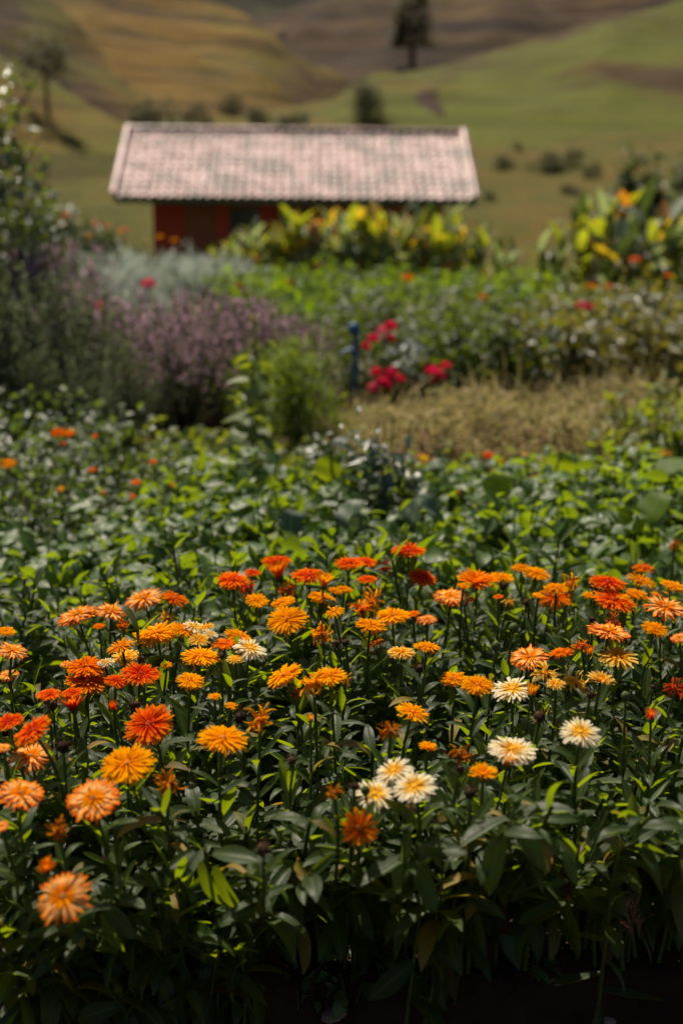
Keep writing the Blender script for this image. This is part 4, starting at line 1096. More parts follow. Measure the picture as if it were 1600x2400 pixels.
# --- marigolds and nasturtiums
marim = leafy('marigold_leaf', [(.04, .07, .025), (.06, .10, .03), (.075, .11, .045)], (.25, .36, .02), .32, .38, .7)
MG = bush('marigold_plant', 'plant', marim, OVS, 330, .24, .10, .42, .040, 3, 11, .38, .15, .55)
def small_bloom(px, py, Y, w, col, label, name='marigold_flower', grp='small blooms dotted through the beds', form='full'):
    p = at(px, py, Y); u = w/FPX*depth(p)/2*(.72 if Y > 13 else 1); root = Vector(gpos(p.x+random.gauss(0, .03), Y+.04))
    if root.z > p.z-.02: root.z = p.z-.1
    t = thing(name, label, 'flower', root, grp); h = p-root
    sb = MB(); sb.add(*tube(curve_pts((0, 0, 0), h-Vector((0, 0, .15*u)), (0, 0, .05)), .003, 5)); sb.build('stem', stemm, t)
    core, pm = head_mesh(form, col, random.randrange(3))
    ho = obj('flower_head', core, t, Matrix.Translation(h) @ Matrix.Rotation(R(random.uniform(5, 25)), 4, 'X') @ Matrix.Rotation(random.random()*6, 4, 'Z') @ Matrix.Scale(u, 4))
    tag(obj('petals', pm, ho), kind='stuff')
for (px, Y, s) in [(20, 4.5, 1), (110, 4.7, 1.0), (190, 4.5, .95), (60, 5.1, 1.05), (150, 5.2, 1.1), (240, 5.0, 1), (300, 4.7, .85), (-60, 4.9, 1.1), (370, 5.0, .8), (10, 4.05, .9), (90, 4.1, .85), (-50, 4.2, .9), (180, 4.2, .8), (330, 4.35, .75), (420, 4.6, .8), (-20, 5.6, 1.1), (80, 5.8, 1.1), (170, 5.7, 1.1), (250, 5.5, .95)]:
    x = (px-800)/FPX*(Y*.966+.2); mgk = globals().get('mgk', -1)+1; MG.put(gpos(x, Y), f'bushy grey-green marigold plant, {nth(mgk)} of its patch beside the green bed and below the rosemary', 'marigold plants beside the green bed', sc=s)
for (zx, zy, w, c, lab, Y) in [(264, 888, 56, 'D', 'orange marigold, first of two side by side above the grey-green leaves', 4.9), (316, 890, 50, 'D', 'orange marigold, second of two side by side, with a spent bloom below', 4.95),
        (35, 1030, 68, 'O', 'amber marigold dome at the photo edge', 4.5), (425, 1060, 42, 'D', 'small orange marigold alone below the side-by-side pair', 4.6), (625, 1117, 44, 'D', 'orange marigold bud-like bloom, upper of two close together', 4.3),
        (598, 1183, 50, 'R', 'red-orange marigold, lower of two close together', 4.2), (703, 1022, 34, 'R', 'tiny red bloom on a thin stalk among pale green stems', 4.7), (785, 1130, 34, 'D', 'tiny orange bloom over the pale leaves of the green bed', 4.3),
        (945, 1146, 30, 'R', 'tiny red bloom sunk among green leaves', 4.3), (1380, 1072, 44, 'D', 'orange bloom just before the round lime leaves', 4.7), (436, 905, 26, 'R', 'tiny dark red bloom in the marigold patch', 5.0), (290, 940, 40, 'r', 'spent rusty marigold under the side-by-side pair', 4.9),
        (275, 1148, 34, 'O', 'small amber bloom low in the marigold patch', 4.3), (480, 1165, 40, 'm', 'withered orange bloom at the foot of the marigold patch', 4.3)]:
    small_bloom(zx*K, 560+zy*K, Y, w*K*1.15, c, lab)
for (zx, zy, w, c, lab, Y) in [(670, 993, 58, 'R', 'red-orange nasturtium against the dry straw', 4.9), (890, 1090, 56, 'R', 'bright red nasturtium before the dark gap in the straw', 4.6), (548, 1158, 50, 'R', 'red nasturtium low among the green leaves', 4.3),
        (375, 1005, 60, 'O', 'amber nasturtium at the edge of the straw heap', 4.85), (465, 1022, 34, 'D', 'small orange nasturtium beside the amber one', 4.85), (840, 990, 30, 'Y', 'tiny yellow bloom before the straw heap', 4.9), (1490, 985, 56, 'O', 'amber bloom near the photo edge beside straw', 4.9),
        (725, 1018, 34, 'R', 'small red nasturtium beside the red-orange one', 4.8), (1285, 940, 30, 'Y', 'tiny yellow bloom on the leafy weeds by the straw', 5.1), (945, 1110, 34, 'm', 'faded orange bloom beside the bright red nasturtium', 4.6), (1545, 1020, 40, 'D', 'small orange bloom cut by the photo edge', 4.7)]:
    small_bloom(800+zx*K, 560+zy*K, Y, w*K*1.1, c, lab, 'nasturtium_flower', form='daisy')

# --- bright weeds and seedlings between the beds
weedm = leafy('weed_leaf', [(.07, .115, .018), (.10, .145, .022), (.085, .12, .03)], (.42, .50, .015), .42, .45, .4)
WD = bush('leafy_weed', 'plant', weedm, OVS, 260, .19, .05, .36, .055, 3, 10, .42, .4, .5)
for (px, Y, s) in [(430, 5.2, 1), (500, 5.0, .95), (540, 5.5, 1.1), (470, 4.9, .75), (620, 5.2, .85), (680, 5.0, .8), (420, 5.7, 1.05), (380, 5.4, .9), (720, 5.3, .7), (1440, 5.3, 1.15), (1510, 5.2, 1.25), (1590, 5.3, 1.35), (1640, 5.0, 1.2), (1500, 5.7, 1.3), (1570, 5.9, 1.3), (1330, 6.1, .7), (1180, 6.6, .75), (1620, 6.6, 1.2), (1450, 6.9, .9), (1540, 7.2, 1.1), (1040, 6.9, .7), (1400, 5.1, .9), (600, 4.8, .7)]:
    x = (px-800)/FPX*(Y*.966+.2); wdk = globals().get('wdk', -1)+1; WD.put(gpos(x, Y), f'pale green leafy weed, {nth(wdk)} ' + ('among those between marigolds and straw' if px < 1000 else 'among those at the end of the straw heap'), 'leafy weeds between the beds', sc=s)
# tall weed with a seed spike
p = at(592, 1110, 5.0); tw = thing('tall_weed', 'tall single-stemmed weed with a pale seed spike standing before the fine green bush', 'plant', gpos(p.x, 5.0))
ht = at(592, 752, 5.0).z
sb = MB(); sb.add(*tube(curve_pts((0, 0, 0), (.02, 0, ht), (-.03, 0, 0), 9), [.007-.0006*i for i in range(9)], 6)); sb.build('stem', stemm, tw)
for i in range(26):
    s = .25+.6*i/26; a = i*2.4
    M3 = rotmats([a], R(random.uniform(-15, 25)), random.gauss(0, .3), (.17*(1-s)+.06)*random.uniform(.8, 1.2))[0]
    if i < 2: wl = [leaf_me(t, weedm) for t in OV]
    obj('leaf', random.choice(wl), tw, mat4(M3, (.02*s-.012, 0, ht*s)))
seedm = leafy('seed_spike', [(.22, .20, .07), (.28, .22, .10)], (.4, .35, .1), .3, .7, .2, rib=0)
b = MB(); n = 150; zz = ht*(.80+.22*rng.random(n)); aa = rng.random(n)*6.3
leaf_mass(b, NEEDLE, np.stack([.012+.008*np.cos(aa), .008*np.sin(aa), zz], -1), aa, .03, .6, .4); b.build('seed_spike', seedm, tw)
# fine bright green bush
finem = leafy('feathery_leaf', [(.08, .135, .012), (.11, .165, .016), (.06, .11, .014)], (.36, .48, .012), .38, .5, .35, rib=0)
FN = bush('feathery_bush', 'bush', finem, NEEDLE, 3000, .30, .05, .62, .05, 1, 12, .42, .9, .5)
p = at(700, 900, 6.4); FN.put(gpos(p.x, 6.4), 'rounded bright green bush with fine feathery leaves beside the red roses', rz=.5)
p = at(620, 900, 6.9); FN.put(gpos(p.x, 6.9), 'smaller feathery green bush tucked behind the tall weed', sc=.8)

# --- dry straw heap
strawm = leafy('straw', [(.46, .34, .17), (.56, .45, .24), (.26, .17, .09), (.34, .33, .11), (.18, .19, .05)], (.55, .46, .16), .3, .7, .25, rib=0, obj_amt=0)
stoneg = plain('dry_litter', (.14, .085, .045), (.26, .17, .085), 25, .9, .1, .8)
def mound(x0, x1, y0, y1, h, name, mat, seed):
    xs_, ys_ = lx(x0, x1, 50), lx(y0, y1, 40); X, Y = np.meshgrid(xs_, ys_)
    e = np.clip(np.minimum(np.minimum(X-x0, x1-X)/.35, np.minimum(Y-y0, y1-Y)/.4), 0, 1)
    Z = ground_z(X, Y)-.02 + sstep(e)*h*(1+.95*fbm(X*2.6+seed, Y*2.6))
    return X, Y, Z
sx0, sx1 = at(770, 950, 5.1).x, at(1690, 950, 6.5).x
X, Y_, Z = mound(sx0, sx1, 5.05, 6.9, .21, 'straw', stoneg, 3)
V = np.stack([X, Y_, Z], -1).reshape(-1, 3); i_, j_ = np.meshgrid(np.arange(39), np.arange(49), indexing='ij'); a = (i_*50+j_).ravel()
heap = thing('straw_heap', 'heap of dry pale straw and cut stalks between the green bed and the roses', 'straw heap', (0, 0, 0))
b = MB(); b.add(V, np.stack([a, a+1, a+51, a+50], -1)); b.build('litter', stoneg, heap)
b = MB(); ns_ = 15000; k = rng.integers(0, len(V), ns_); pos = V[k]+rng.normal(0, .04, (ns_, 3))+[0, 0, .03]
leaf_mass(b, STRIP, pos[:6500], rng.random(6500)*6.3, .13, .25, .5, 1.0, sv=.7); leaf_mass(b, OVS, pos[6500:], rng.random(ns_-6500)*6.3, .042, .2, .7, 1.0, sv=.5); kk = rng.integers(0, len(V), 420); leaf_mass(b, STRIP, V[kk], rng.random(420)*6.3, .26, .95, .35, 1.0, sv=.5); tag(b.build('straw', strawm, heap), kind='stuff')
for (x0p, y0p, x1p, y1p, Y, lab) in [(960, 925, 1052, 862, 6.9, 'pale dry stick leaning on the straw beside the red roses, rising to the right'), (985, 850, 1020, 915, 7.0, 'pale dry stick crossing another beside the red roses'), (1358, 970, 1364, 890, 6.4, 'short upright grey stick standing in the straw'), (1455, 815, 1590, 870, 7.6, 'long bent dry stalk lying over the rose leaves')]:
    a_, b_ = at(x0p, y0p, Y), at(x1p, y1p, Y+.2)
    sb = MB(); sb.add(*tube(curve_pts((0, 0, 0), b_-a_, (0, 0, .03)), [.011-.0012*i for i in range(7)], 6)); o = sb.build('dry_stick', strawm); o.location = a_; tag(o, lab, 'stick')

# --- purple flowering bushes, rosemary, silver bushes at the left
lavm = leafy('purple_floret', [(.40, .20, .33), (.54, .34, .46), (.38, .18, .30)], (.66, .38, .53), .5, .7, .2, rib=0)
lavlm = leafy('twiggy_leaf', [(.055, .075, .025), (.085, .105, .035), (.075, .065, .03)], (.20, .24, .04), .3, .6, .3, rib=0)
rosm = leafy('rosemary_leaf', [(.13, .18, .08), (.18, .22, .12), (.10, .15, .06)], (.30, .40, .12), .4, .55, .35, rib=0)
silm = leafy('silver_leaf', [(.42, .47, .41), (.50, .54, .48), (.34, .39, .33)], (.5, .56, .46), .35, .65, .3, rib=0)
def spiky(name, cat, lm, n, R_, h, leafsz, per, fl=None, flm=None, lean=.35, nv=3, stm=None, fper=14, fsz=.03, fstart=.7):
    vs_ = []
    for v in range(nv):
        b = MB(); f = MB(); P = []; AZ = []; FP = []; FA = []; st_ = MB()
        for i in range(n):
            a = random.random()*6.3; q = random.random()**.6
            e = Vector((math.cos(a)*q*R_, math.sin(a)*q*R_, h*(1-.45*q*q)*random.uniform(.75, 1.1)))
            pts = curve_pts((e.x*.25, e.y*.25, -.02), e, (e.x*lean*.5, e.y*lean*.5, .05), 5)
            st_.add(*tube(pts, [.005, .004, .0035, .003, .002], 4))
            for j in range(per):
                s = .12+.88*random.random(); t_ = s*4; kk = min(int(t_), 3); P.append(pts[kk].lerp(pts[kk+1], t_-kk)); AZ.append(random.random()*6.3)
            if fl:
                for j in range(fper):
                    s = fstart+(1-fstart)*random.random(); t_ = s*4; kk = min(int(t_), 3); FP.append(pts[kk].lerp(pts[kk+1], t_-kk)+Vector((random.gauss(0, .012), random.gauss(0, .012), random.gauss(.01, .012)))); FA.append(random.random()*6.3)
        leaf_mass(b, NEEDLE, np.array([tuple(p) for p in P]), np.array(AZ), leafsz, .7, .4)
        parts = [('stem', st_.mesh('stem', stm or stemm), 'stuff'), ('foliage', b.mesh('foliage', lm), 'stuff')]
        if fl:
            leaf_mass(f, OVS, np.array([tuple(p) for p in FP]), np.array(FA), fsz, .5, .6); parts.append(('blossom', f.mesh('blossom', flm), 'stuff'))
        vs_.append(parts)
    return Kind(name, cat, vs_)
LV = spiky('lavender_bush', 'bush', lavlm, 95, .50, .68, .038, 40, True, lavm, nv=3, stm=woodyb, fper=8, fsz=.030, fstart=.62)
for (px, Y, s, lab) in [(330, 7.3, 1, 'purple-flowered bush behind the orange marigold pair'), (420, 7.0, .95, 'purple-flowered bush over the dark hollow'), (500, 7.5, 1.05, 'wide purple-flowered bush in the middle of the purple row'), (590, 7.6, 1, 'purple-flowered bush behind the tall weed'), (250, 7.5, 1, 'purple-flowered bush next to the rosemary'), (450, 8.3, 1, 'purple-flowered bush, second row, under the single red bloom'), (340, 8.4, 1.0, 'purple-flowered bush, second row, below the silver bushes'), (550, 8.7, 1.0, 'purple-flowered bush meeting the potato-green bed'), (680, 8.0, .85, 'small purple-flowered bush at the end of the purple row'), (180, 8.1, 1.05, 'purple-flowered bush behind the rosemary stems'), (60, 9.2, 1.45, 'tall purple-flowered bush at the photo edge below the red flowers'), (150, 9.8, 1.35, 'tall purple-flowered bush beside the one at the photo edge'), (-30, 9.0, 1.5, 'tall purple-flowered bush cut by the photo edge')]:
    x = (px-800)/FPX*(Y*.966+.2); LV.put(gpos(x, Y), lab, 'purple-flowered bushes', sc=s)
RM = spiky('rosemary_bush', 'bush', rosm, 95, .34, 1.0, .035, 46, lean=.1, nv=2, stm=woodyb)
for (px, Y, s, lab) in [(20, 6.2, .95, 'tall grey-green rosemary cut by the photo edge'), (110, 6.4, 1.0, 'tall upright grey-green rosemary, fullest of its row'), (205, 6.6, .92, 'grey-green rosemary shading into the purple bushes'), (280, 6.2, .62, 'low grey-green rosemary before the purple bushes'), (-70, 6.0, 1.0, 'grey-green rosemary mostly outside the photo'), (70, 5.9, .62, 'short rosemary behind the marigold patch'), (190, 5.9, .6, 'short rosemary behind the orange marigold pair')]:
    x = (px-800)/FPX*(Y*.966+.2); RM.put(gpos(x, Y), lab, 'rosemary bushes', sc=s)
SV = bush('silver_bush', 'bush', silm, NEEDLE, 2600, .55, .12, .66, .07, 2, 13, .36, .8, .5)
for (px, Y, s, lab) in [(200, 9.9, 1.0, 'silvery grey bush, lowest of the silver row'), (280, 10.6, 1.05, 'silvery grey bush, second up the silver row'), (360, 11.4, 1.1, 'silvery grey bush in the middle of the silver row'), (440, 12.4, 1.15, 'silvery grey bush before the red house wall'), (510, 13.0, 1.1, 'silvery grey bush at the far end of the silver row'), (560, 13.2, .9, 'small silvery bush touching the bright canna leaves')]:
    x = (px-800)/FPX*(Y*.966+.2); SV.put(gpos(x, Y), lab, 'silver bushes in a row', sc=s, scz=1.25 if px < 400 else 1.0)

# --- roses: glossy dark leaves, red blooms
rosem = leafy('rose_leaf', [(.020, .048, .010), (.034, .070, .013), (.046, .082, .015), (.10, .06, .014)], (.26, .36, .012), .32, .42, .35)
rustm = leafy('rusty_rose_leaf', [(.07, .08, .018), (.12, .07, .018), (.06, .085, .022), (.09, .11, .03)], (.36, .32, .02), .35, .38, .7)
RS = bush('rose_bush', 'bush', rosem, OVS, 420, .42, .15, .74, .070, 3, 12, .36, .1, .6, stem_m=woodyb)
RU = bush('rose_bush', 'bush', rustm, OVS, 380, .42, .15, .78, .068, 3, 12, .38, .1, .6, stem_m=woodyb)
rr = 0
for ri, (Y, step) in enumerate(((7.7, 95), (8.5, 95), (9.3, 90), (10.1, 85))):
    for ki, px in enumerate(range(820, 1680, step)):
        x = (px+random.gauss(0, 15)-800)/FPX*(Y*.966+.2)
        rusty = px > 1260 and random.random() < .75
        (RU if rusty else RS).put(gpos(x, Y+random.gauss(0, .1)), f'rose bush with rusty young leaves, {nth(ki)} from the blue post, {nth(ri)} row behind the straw' if rusty else f'dark glossy-leaved rose bush, {nth(ki)} from the blue post, {nth(ri)} row behind the straw', 'rusty rose bushes' if rusty else 'dark rose bushes', sc=random.uniform(.85, 1.08)*(1.1 if px > 1420 else 1)*(.8 if Y < 8 and px < 1000 else 1))
rosep = petalmat('rose_petal', [(0, (.50, .008, .035)), (.6, (.74, .014, .075)), (1, (.82, .04, .13))], .35)
pinkp = petalmat('pink_rose_petal', [(0, (.6, .06, .12)), (1, (.80, .16, .24))], .35)
def rose_head(mat):
    b = MB()
    for ring_, (n, pit, L_, z) in enumerate(((6, 20, .95, 0), (6, 45, .85, .05), (5, 66, .75, .1), (4, 82, .6, .12))):
        az = np.arange(n)/n*2*PI+ring_*.5; M = rotmats(az, R(pit)+rng.normal(0, .1, n), rng.normal(0, .1, n), L_)
        b.addT(blade(lambda v: .42*math.sin(PI*min(1, v*.8+.2)**.9)**.6+.01, 4, 2, curl=-.6, fold=.25), M, np.stack([-np.sin(az)*.1, np.cos(az)*.1, np.full(n, z)], -1))
    return b.mesh('flower_head', mat)
RH = {'r': [rose_head(rosep) for i in range(2)], 'p': [rose_head(pinkp) for i in range(2)]}
def rose(px, py, Y, w, c, label):
    p = at(px, py, Y); u = w/FPX*depth(p)/2*1.42; root = Vector(gpos(p.x+.02, Y+.1)); t = thing('rose', label, 'flower', root, 'roses in bloom'); h = p-root
    sb = MB(); sb.add(*tube(curve_pts((0, 0, 0), h, (0, 0, .05)), .004, 5)); sb.build('stem', stemm, t)
    obj('flower_head', random.choice(RH[c]), t, Matrix.Translation(h) @ Matrix.Rotation(R(random.uniform(10, 50)), 4, 'X') @ Matrix.Rotation(random.random()*6, 4, 'Z') @ Matrix.Scale(u, 4))
for (zx, zy, w, c, lab) in [(185, 432, 55, 'p', 'pinkish red rose, outer bloom of the upper cluster beside the blue post'), (225, 412, 58, 'r', 'bright red rose, highest of the cluster beside the blue post'), (145, 470, 60, 'r', 'red rose in the middle of the cluster beside the blue post'), (112, 500, 42, 'r', 'small red rose closest to the blue post'), (225, 465, 45, 'r', 'dark red rose tucked under the highest one'),
        (160, 620, 50, 'r', 'red rose low down behind the blue post'), (228, 628, 60, 'r', 'red rose in the lower row, second from the blue post'), (262, 655, 55, 'r', 'deep red rose in the lower row before a dark hollow'), (190, 678, 70, 'r', 'wide red rose lowest of the lower row'), (150, 695, 60, 'p', 'pinkish red rose touching the straw'), (415, 622, 72, 'r', 'big red rose above the crossed dry sticks'), (450, 640, 50, 'r', 'red rose on the edge of the big one above the dry sticks'), (478, 592, 50, 'r', 'orange-red rose above the big one by the dry sticks'), (428, 660, 40, 'r', 'small red rose hanging over the dry sticks'),
        (1100, 320, 55, 'p', 'pink rose high in the rose bed, paler of a touching pair'), (1135, 325, 50, 'r', 'red rose high in the rose bed beside a pink one'), (840, 530, 50, 'p', 'faded pink rose in the middle of the rose bed'), (905, 497, 36, 'r', 'small dark red rose in the middle of the rose bed'), (1215, 540, 30, 'r', 'tiny red rose among rusty leaves')]:
    rose(800+zx*K, 560+zy*K, (6.98 if zy > 560 else 7.2) if zy > 400 and zx < 600 else 8.9, w*K, c, lab)
rose(348, 672, 8.6, 34, 'p', 'single pink-red rose above the purple bushes below the silver row')
rose(240, 724, 7.6, 30, 'p', 'single pink-red rose between rosemary and the purple bushes')
# blue standpipe beside the roses
bluem = plain('blue_paint', (.010, .07, .16), (.016, .10, .21), 12, .45, .4, .2)
p = at(832, 905, 7.3); bp_ = thing('blue_post', 'blue-painted post with a side arm and knob standing beside the red roses', 'post', gpos(p.x, 7.3))
top = at(822, 778, 7.3).z
b = MB(); b.add(*tube([(0, 0, -.05), (0, 0, top-.03)], .017, 10)); b.build('pole', bluem, bp_)
b = MB(); b.add(*moved(lathe([(.004, -.045), (.03, -.035), (.042, 0), (.03, .035), (.004, .045)], 12), Matrix.Translation((-.01, 0, top+.015)))); b.build('knob', bluem, bp_)
az_ = at(822, 822, 7.3).z
b = MB(); b.add(*tube([(-.012, 0, az_), (-.05, -.01, az_+.005), (-.09, -.02, az_-.03)], [.016, .014, .012], 8)); b.build('arm', bluem, bp_)
# pale silvery spray beside the roses
PS = bush('silver_spray', 'plant', leafy('pale_grey_leaf', [(.22, .26, .24), (.30, .33, .30)], (.3, .34, .28), .2, .4, .6), OVS, 60, .13, .25, .62, .06, 1, 5, .4, .1, .5)
p = at(955, 800, 7.35); PS.put(gpos(p.x, 7.35), 'pale silvery spray of leaves hanging beside the red roses')
# --- potato-green bed behind the roses
potm = leafy('potato_leaf', [(.060, .130, .010), (.085, .165, .013), (.065, .13, .022), (.11, .145, .016)], (.34, .50, .006), .42, .48, .2)
PT = bush('green_bush', 'bush', potm, OVS, 420, .52, .10, .70, .085, 4, 14, .34, .1, .5)
for ri, Y in enumerate((10.9, 11.7, 12.5, 13.3)):
    ki = 0
    px = 420 if Y < 12 else 520
    if Y == 10.9: px = 560
    while px < 1330:
        x = (px+random.gauss(0, 12)-800)/FPX*(Y*.966+.2)
        PT.put(gpos(x, Y+random.gauss(0, .1)), f'bright green leafy bush, {nth(ki)} from the silver bushes, {nth(ri)} row behind the roses', 'bright green bushes of the wide bed', sc=random.uniform(.92, 1.1)); ki += 1
        px += 76
for (zx, zy, w, c, lab) in [(1180, 85, 40, 'm', 'rusty bloom at the far edge of the bright green bushes'), (1095, 215, 44, 'm', 'rusty bloom on the bright green bushes near the purple row'), (1460, 120, 36, 'm', 'rusty orange bloom among the bright green bushes under the cannas'), (1330, 200, 36, 'm', 'orange-brown bloom in the middle of the bright green bushes')]:
    small_bloom(zx*K, 560+zy*K, 10.8, w*K*1.2, c, lab, 'garden_flower', form='ragged')
for (zx, zy, w, c, lab) in [(305, 175, 50, 'D', 'orange and white bloom standing over the bright green bushes'), (1150, 215, 44, 'D', 'orange bloom where the green bushes meet the rusty roses'), (1225, 215, 40, 'D', 'second orange bloom where the green bushes meet the rusty roses'), (1350, 90, 50, 'R', 'orange-red bloom under the dark canna clump'), (1500, 165, 40, 'D', 'orange bloom near the photo edge under the dark canna clump'), (650, 265, 40, 'D', 'small orange bloom over the dark rose leaves'), (785, 345, 50, 'm', 'rusty orange bloom above the white glints of the rose leaves')]:
    small_bloom(800+zx*K, 560+zy*K, 9.9, w*K*1.2, c, lab, 'garden_flower', form='star')

# --- cannas in front of the house
CT = [blade(lambda v: .17*math.sin(PI*min(1, v*.93+.07)**.9)**.8+.004, 7, 2, curl=c, fold=.3, wave=.05, twist=tw) for c, tw in ((.3, 0), (.7, .2), (.15, -.25), (1.0, .1))]
CM_ = [leafy('canna_grey_green', [(.16, .21, .14), (.21, .26, .18)], (.40, .48, .16), .5, .5, .35), leafy('canna_lime', [(.16, .20, .025), (.20, .24, .03)], (.50, .54, .02), .5, .45, .4),
       leafy('canna_yellow', [(.45, .30, .025), (.55, .38, .04)], (.85, .56, .02), .55, .45, .4), leafy('canna_orange', [(.55, .22, .03), (.50, .16, .04)], (.80, .32, .02), .5, .5, .35), leafy('canna_pink', [(.34, .20, .14), (.30, .16, .12)], (.5, .28, .16), .4, .5, .4), leafy('canna_dark', [(.03, .055, .02), (.04, .07, .03)], (.14, .2, .03), .3, .45, .5)]
CME = [[leaf_me(t, m_) for t in CT] for m_ in CM_]
cst = leafy('canna_stem', [(.07, .10, .03), (.09, .12, .04)], (.2, .25, .04), .1, .5, .3, rib=0)
def canna(x, Y, h, mix, label, group):
    t = thing('canna_plant', label, 'plant', gpos(x, Y), group, random.random()*6.3)
    for sh in range(3):
        a = random.random()*6.3; e = Vector((.16*math.cos(a), .16*math.sin(a), h*random.uniform(.7, .92)))
        pts = curve_pts((e.x*.3, e.y*.3, -.02), e, (0, 0, 0), 5)
        sb = MB(); sb.add(*tube(pts, [.018, .016, .014, .012, .006], 6)); sb.build('stem', cst, t)
        for i in range(9):
            s = .18+.82*i/8; q = min(s*4, 3.999); k_ = int(q); pp = pts[k_].lerp(pts[k_+1], q-k_)
            M3 = rotmats([i*2.4+a], R(random.uniform(42, 80)), random.gauss(0, .3), random.uniform(.24, .40)*h/1.1)[0]
            mi = random.choices(range(6), mix)[0] if s > .38 else random.choice((0, 0, 5))
            obj('leaf', random.choice(CME[mi]), t, mat4(M3, pp))
mixA = (7, 9, 2.2, .45, .7, .5)
px = 515; i = 0
while px < 1200:
    Y = 14.6 + random.uniform(-.3, .5)
    f = 1.0 if px > 700 else .72 + .28*(px-515)/185
    if px > 1080: f = .9-.25*(px-1080)/120
    canna((px-800)/FPX*(Y*.966+.2), Y, 1.1*f, mixA, f'canna with yellow and grey-green leaves, {nth(i)} from the red wall in its row', 'cannas in the row before the house')
    px += 25; i += 1
mixB = (4, 4, 1.0, .25, .3, 5)
for i, (px, Y, h) in enumerate([(1330, 12.6, .85), (1385, 12.8, 1.05), (1430, 12.4, 1.08), (1480, 12.9, 1.1), (1530, 12.5, 1.12), (1585, 12.8, 1.12), (1640, 12.4, 1.1), (1380, 13.4, 1.05), (1460, 13.5, 1.1), (1550, 13.5, 1.12), (1290, 12.7, .72), (1410, 11.9, .9), (1500, 11.9, .95), (1590, 11.9, 1.0), (1690, 12.7, 1.1)]):
    canna((px-800)/FPX*(Y*.966+.2), Y, h*1.18, mixB, f'canna with yellow-tipped leaves, {nth(i)} of the dark clump by the photo edge', 'cannas in the dark clump')
fadem = leafy('faded_flower', [(.40, .26, .16), (.34, .28, .17), (.42, .22, .10)], (.5, .3, .15), .3, .7, .2, rib=0)
FD = bush('faded_plant', 'plant', fadem, OVS, 170, .26, .2, .62, .05, 2, 8, .45, .2, .6)
for (px, Y, s, lab) in [(1130, 13.6, 1.0, 'faded pinkish plant at the end of the canna row'), (1195, 13.4, .95, 'faded buff plant between the two canna groups, nearer the row'), (1255, 13.2, .9, 'faded buff plant between the two canna groups, nearer the dark clump'), (1060, 13.8, .9, 'faded pinkish plant under the last cannas of the row')]:
    FD.put(gpos((px-800)/FPX*(Y*.966+.2), Y), lab, 'faded plants between the cannas', sc=s)

# --- left side: tree at the edge, dark bushes with red flowers
treem = leafy('tree_leaf', [(.03, .055, .02), (.05, .08, .025), (.07, .09, .025)], (.28, .36, .02), .32, .28, .95)
def tree(name, label, loc, h, cr, lm, n, lsz, trunk_r, lobes=14, crown_z0=.35, Ts=OVS, cat='tree', spread=.36, lean=0.0, limbs=6, rz=0):
    t = thing(name, label, cat, loc, None, rz)
    b = MB(); b.add(*tube(curve_pts((0, 0, -.1*h), (lean, 0, h*.8), (0, 0, 0), 7), [trunk_r*(1-.12*i) for i in range(7)], 8))
    for i in range(limbs):
        a = i*2.4+random.random(); z = h*random.uniform(crown_z0*.9, .7)
        b.add(*tube(curve_pts((lean*z/h, 0, z), (lean*z/h+math.cos(a)*cr*.75, math.sin(a)*cr*.75, z+h*.22), (0, 0, -.02*h), 5), [trunk_r*.5, trunk_r*.4, trunk_r*.3, trunk_r*.2, trunk_r*.1], 5))
    b.build('trunk', woodyb, t)
    p, az = lobed(n, cr, h*crown_z0, h, lobes, spread); p[:, 0] += lean*.9
    c = MB(); leaf_mass(c, Ts, p, az, lsz, .0, .6); c.build('crown', lm, t)
    return t
x = (-28-800)/FPX*9.4; tree('broadleaf_tree', 'glossy-leaved tree reaching into the photo at the upper edge beside the ochre hill', gpos(x, 9.5), 2.75, .62, treem, 1100, .105, .045, lobes=16, crown_z0=.30, spread=.30)
dkm = leafy('dark_bush_leaf', [(.02, .038, .016), (.03, .055, .02), (.045, .07, .022)], (.12, .18, .02), .22, .42, .45)
DB = bush('dark_bush', 'bush', dkm, OVS, 1200, .85, .15, 1.35, .11, 3, 15, .34, .1, .6, stem_m=woodyb, sr=.015)
for (px, Y, s, lab) in [(40, 15.5, 1.25, 'tall dark green bush below the glossy tree'), (100, 14.5, .85, 'dark green bush with red flowers, nearest the photo edge'), (180, 14.8, .85, 'dark green bush with red flowers between the tree and the house'), (250, 15.2, .75, 'dark green bush with red flowers closest to the house'), (315, 15.6, .6, 'low dark green bush at the corner of the house'), (-40, 14.0, 1.4, 'dark green bush cut by the photo edge'), (60, 17.5, 1.35, 'dark green bush behind the red-flowered bushes'), (140, 12.8, .62, 'dark green bush behind the tall purple ones'), (230, 13.2, .5, 'small dark green bush above the silver row')]:
    DB.put(gpos((px-800)/FPX*(Y*.966+.2), Y), lab, 'dark bushes beside the house', sc=s)
OL = bush('olive_bush', 'bush', weedm, OVS, 480, .7, .1, 1.0, .10, 2, 12, .36, .1, .6, stem_m=woodyb)
for (px, Y, s, lab) in [(300, 18.0, 1.0, 'yellow-green bush at the left end of the house'), (230, 19.0, 1.0, 'yellow-green bush beyond the red-flowered bushes'), (390, 16.5, .6, 'low yellow-green bush under the red wall')]:
    OL.put(gpos((px-800)/FPX*(Y*.966+.2), Y), lab, 'yellow-green bushes by the house', sc=s)
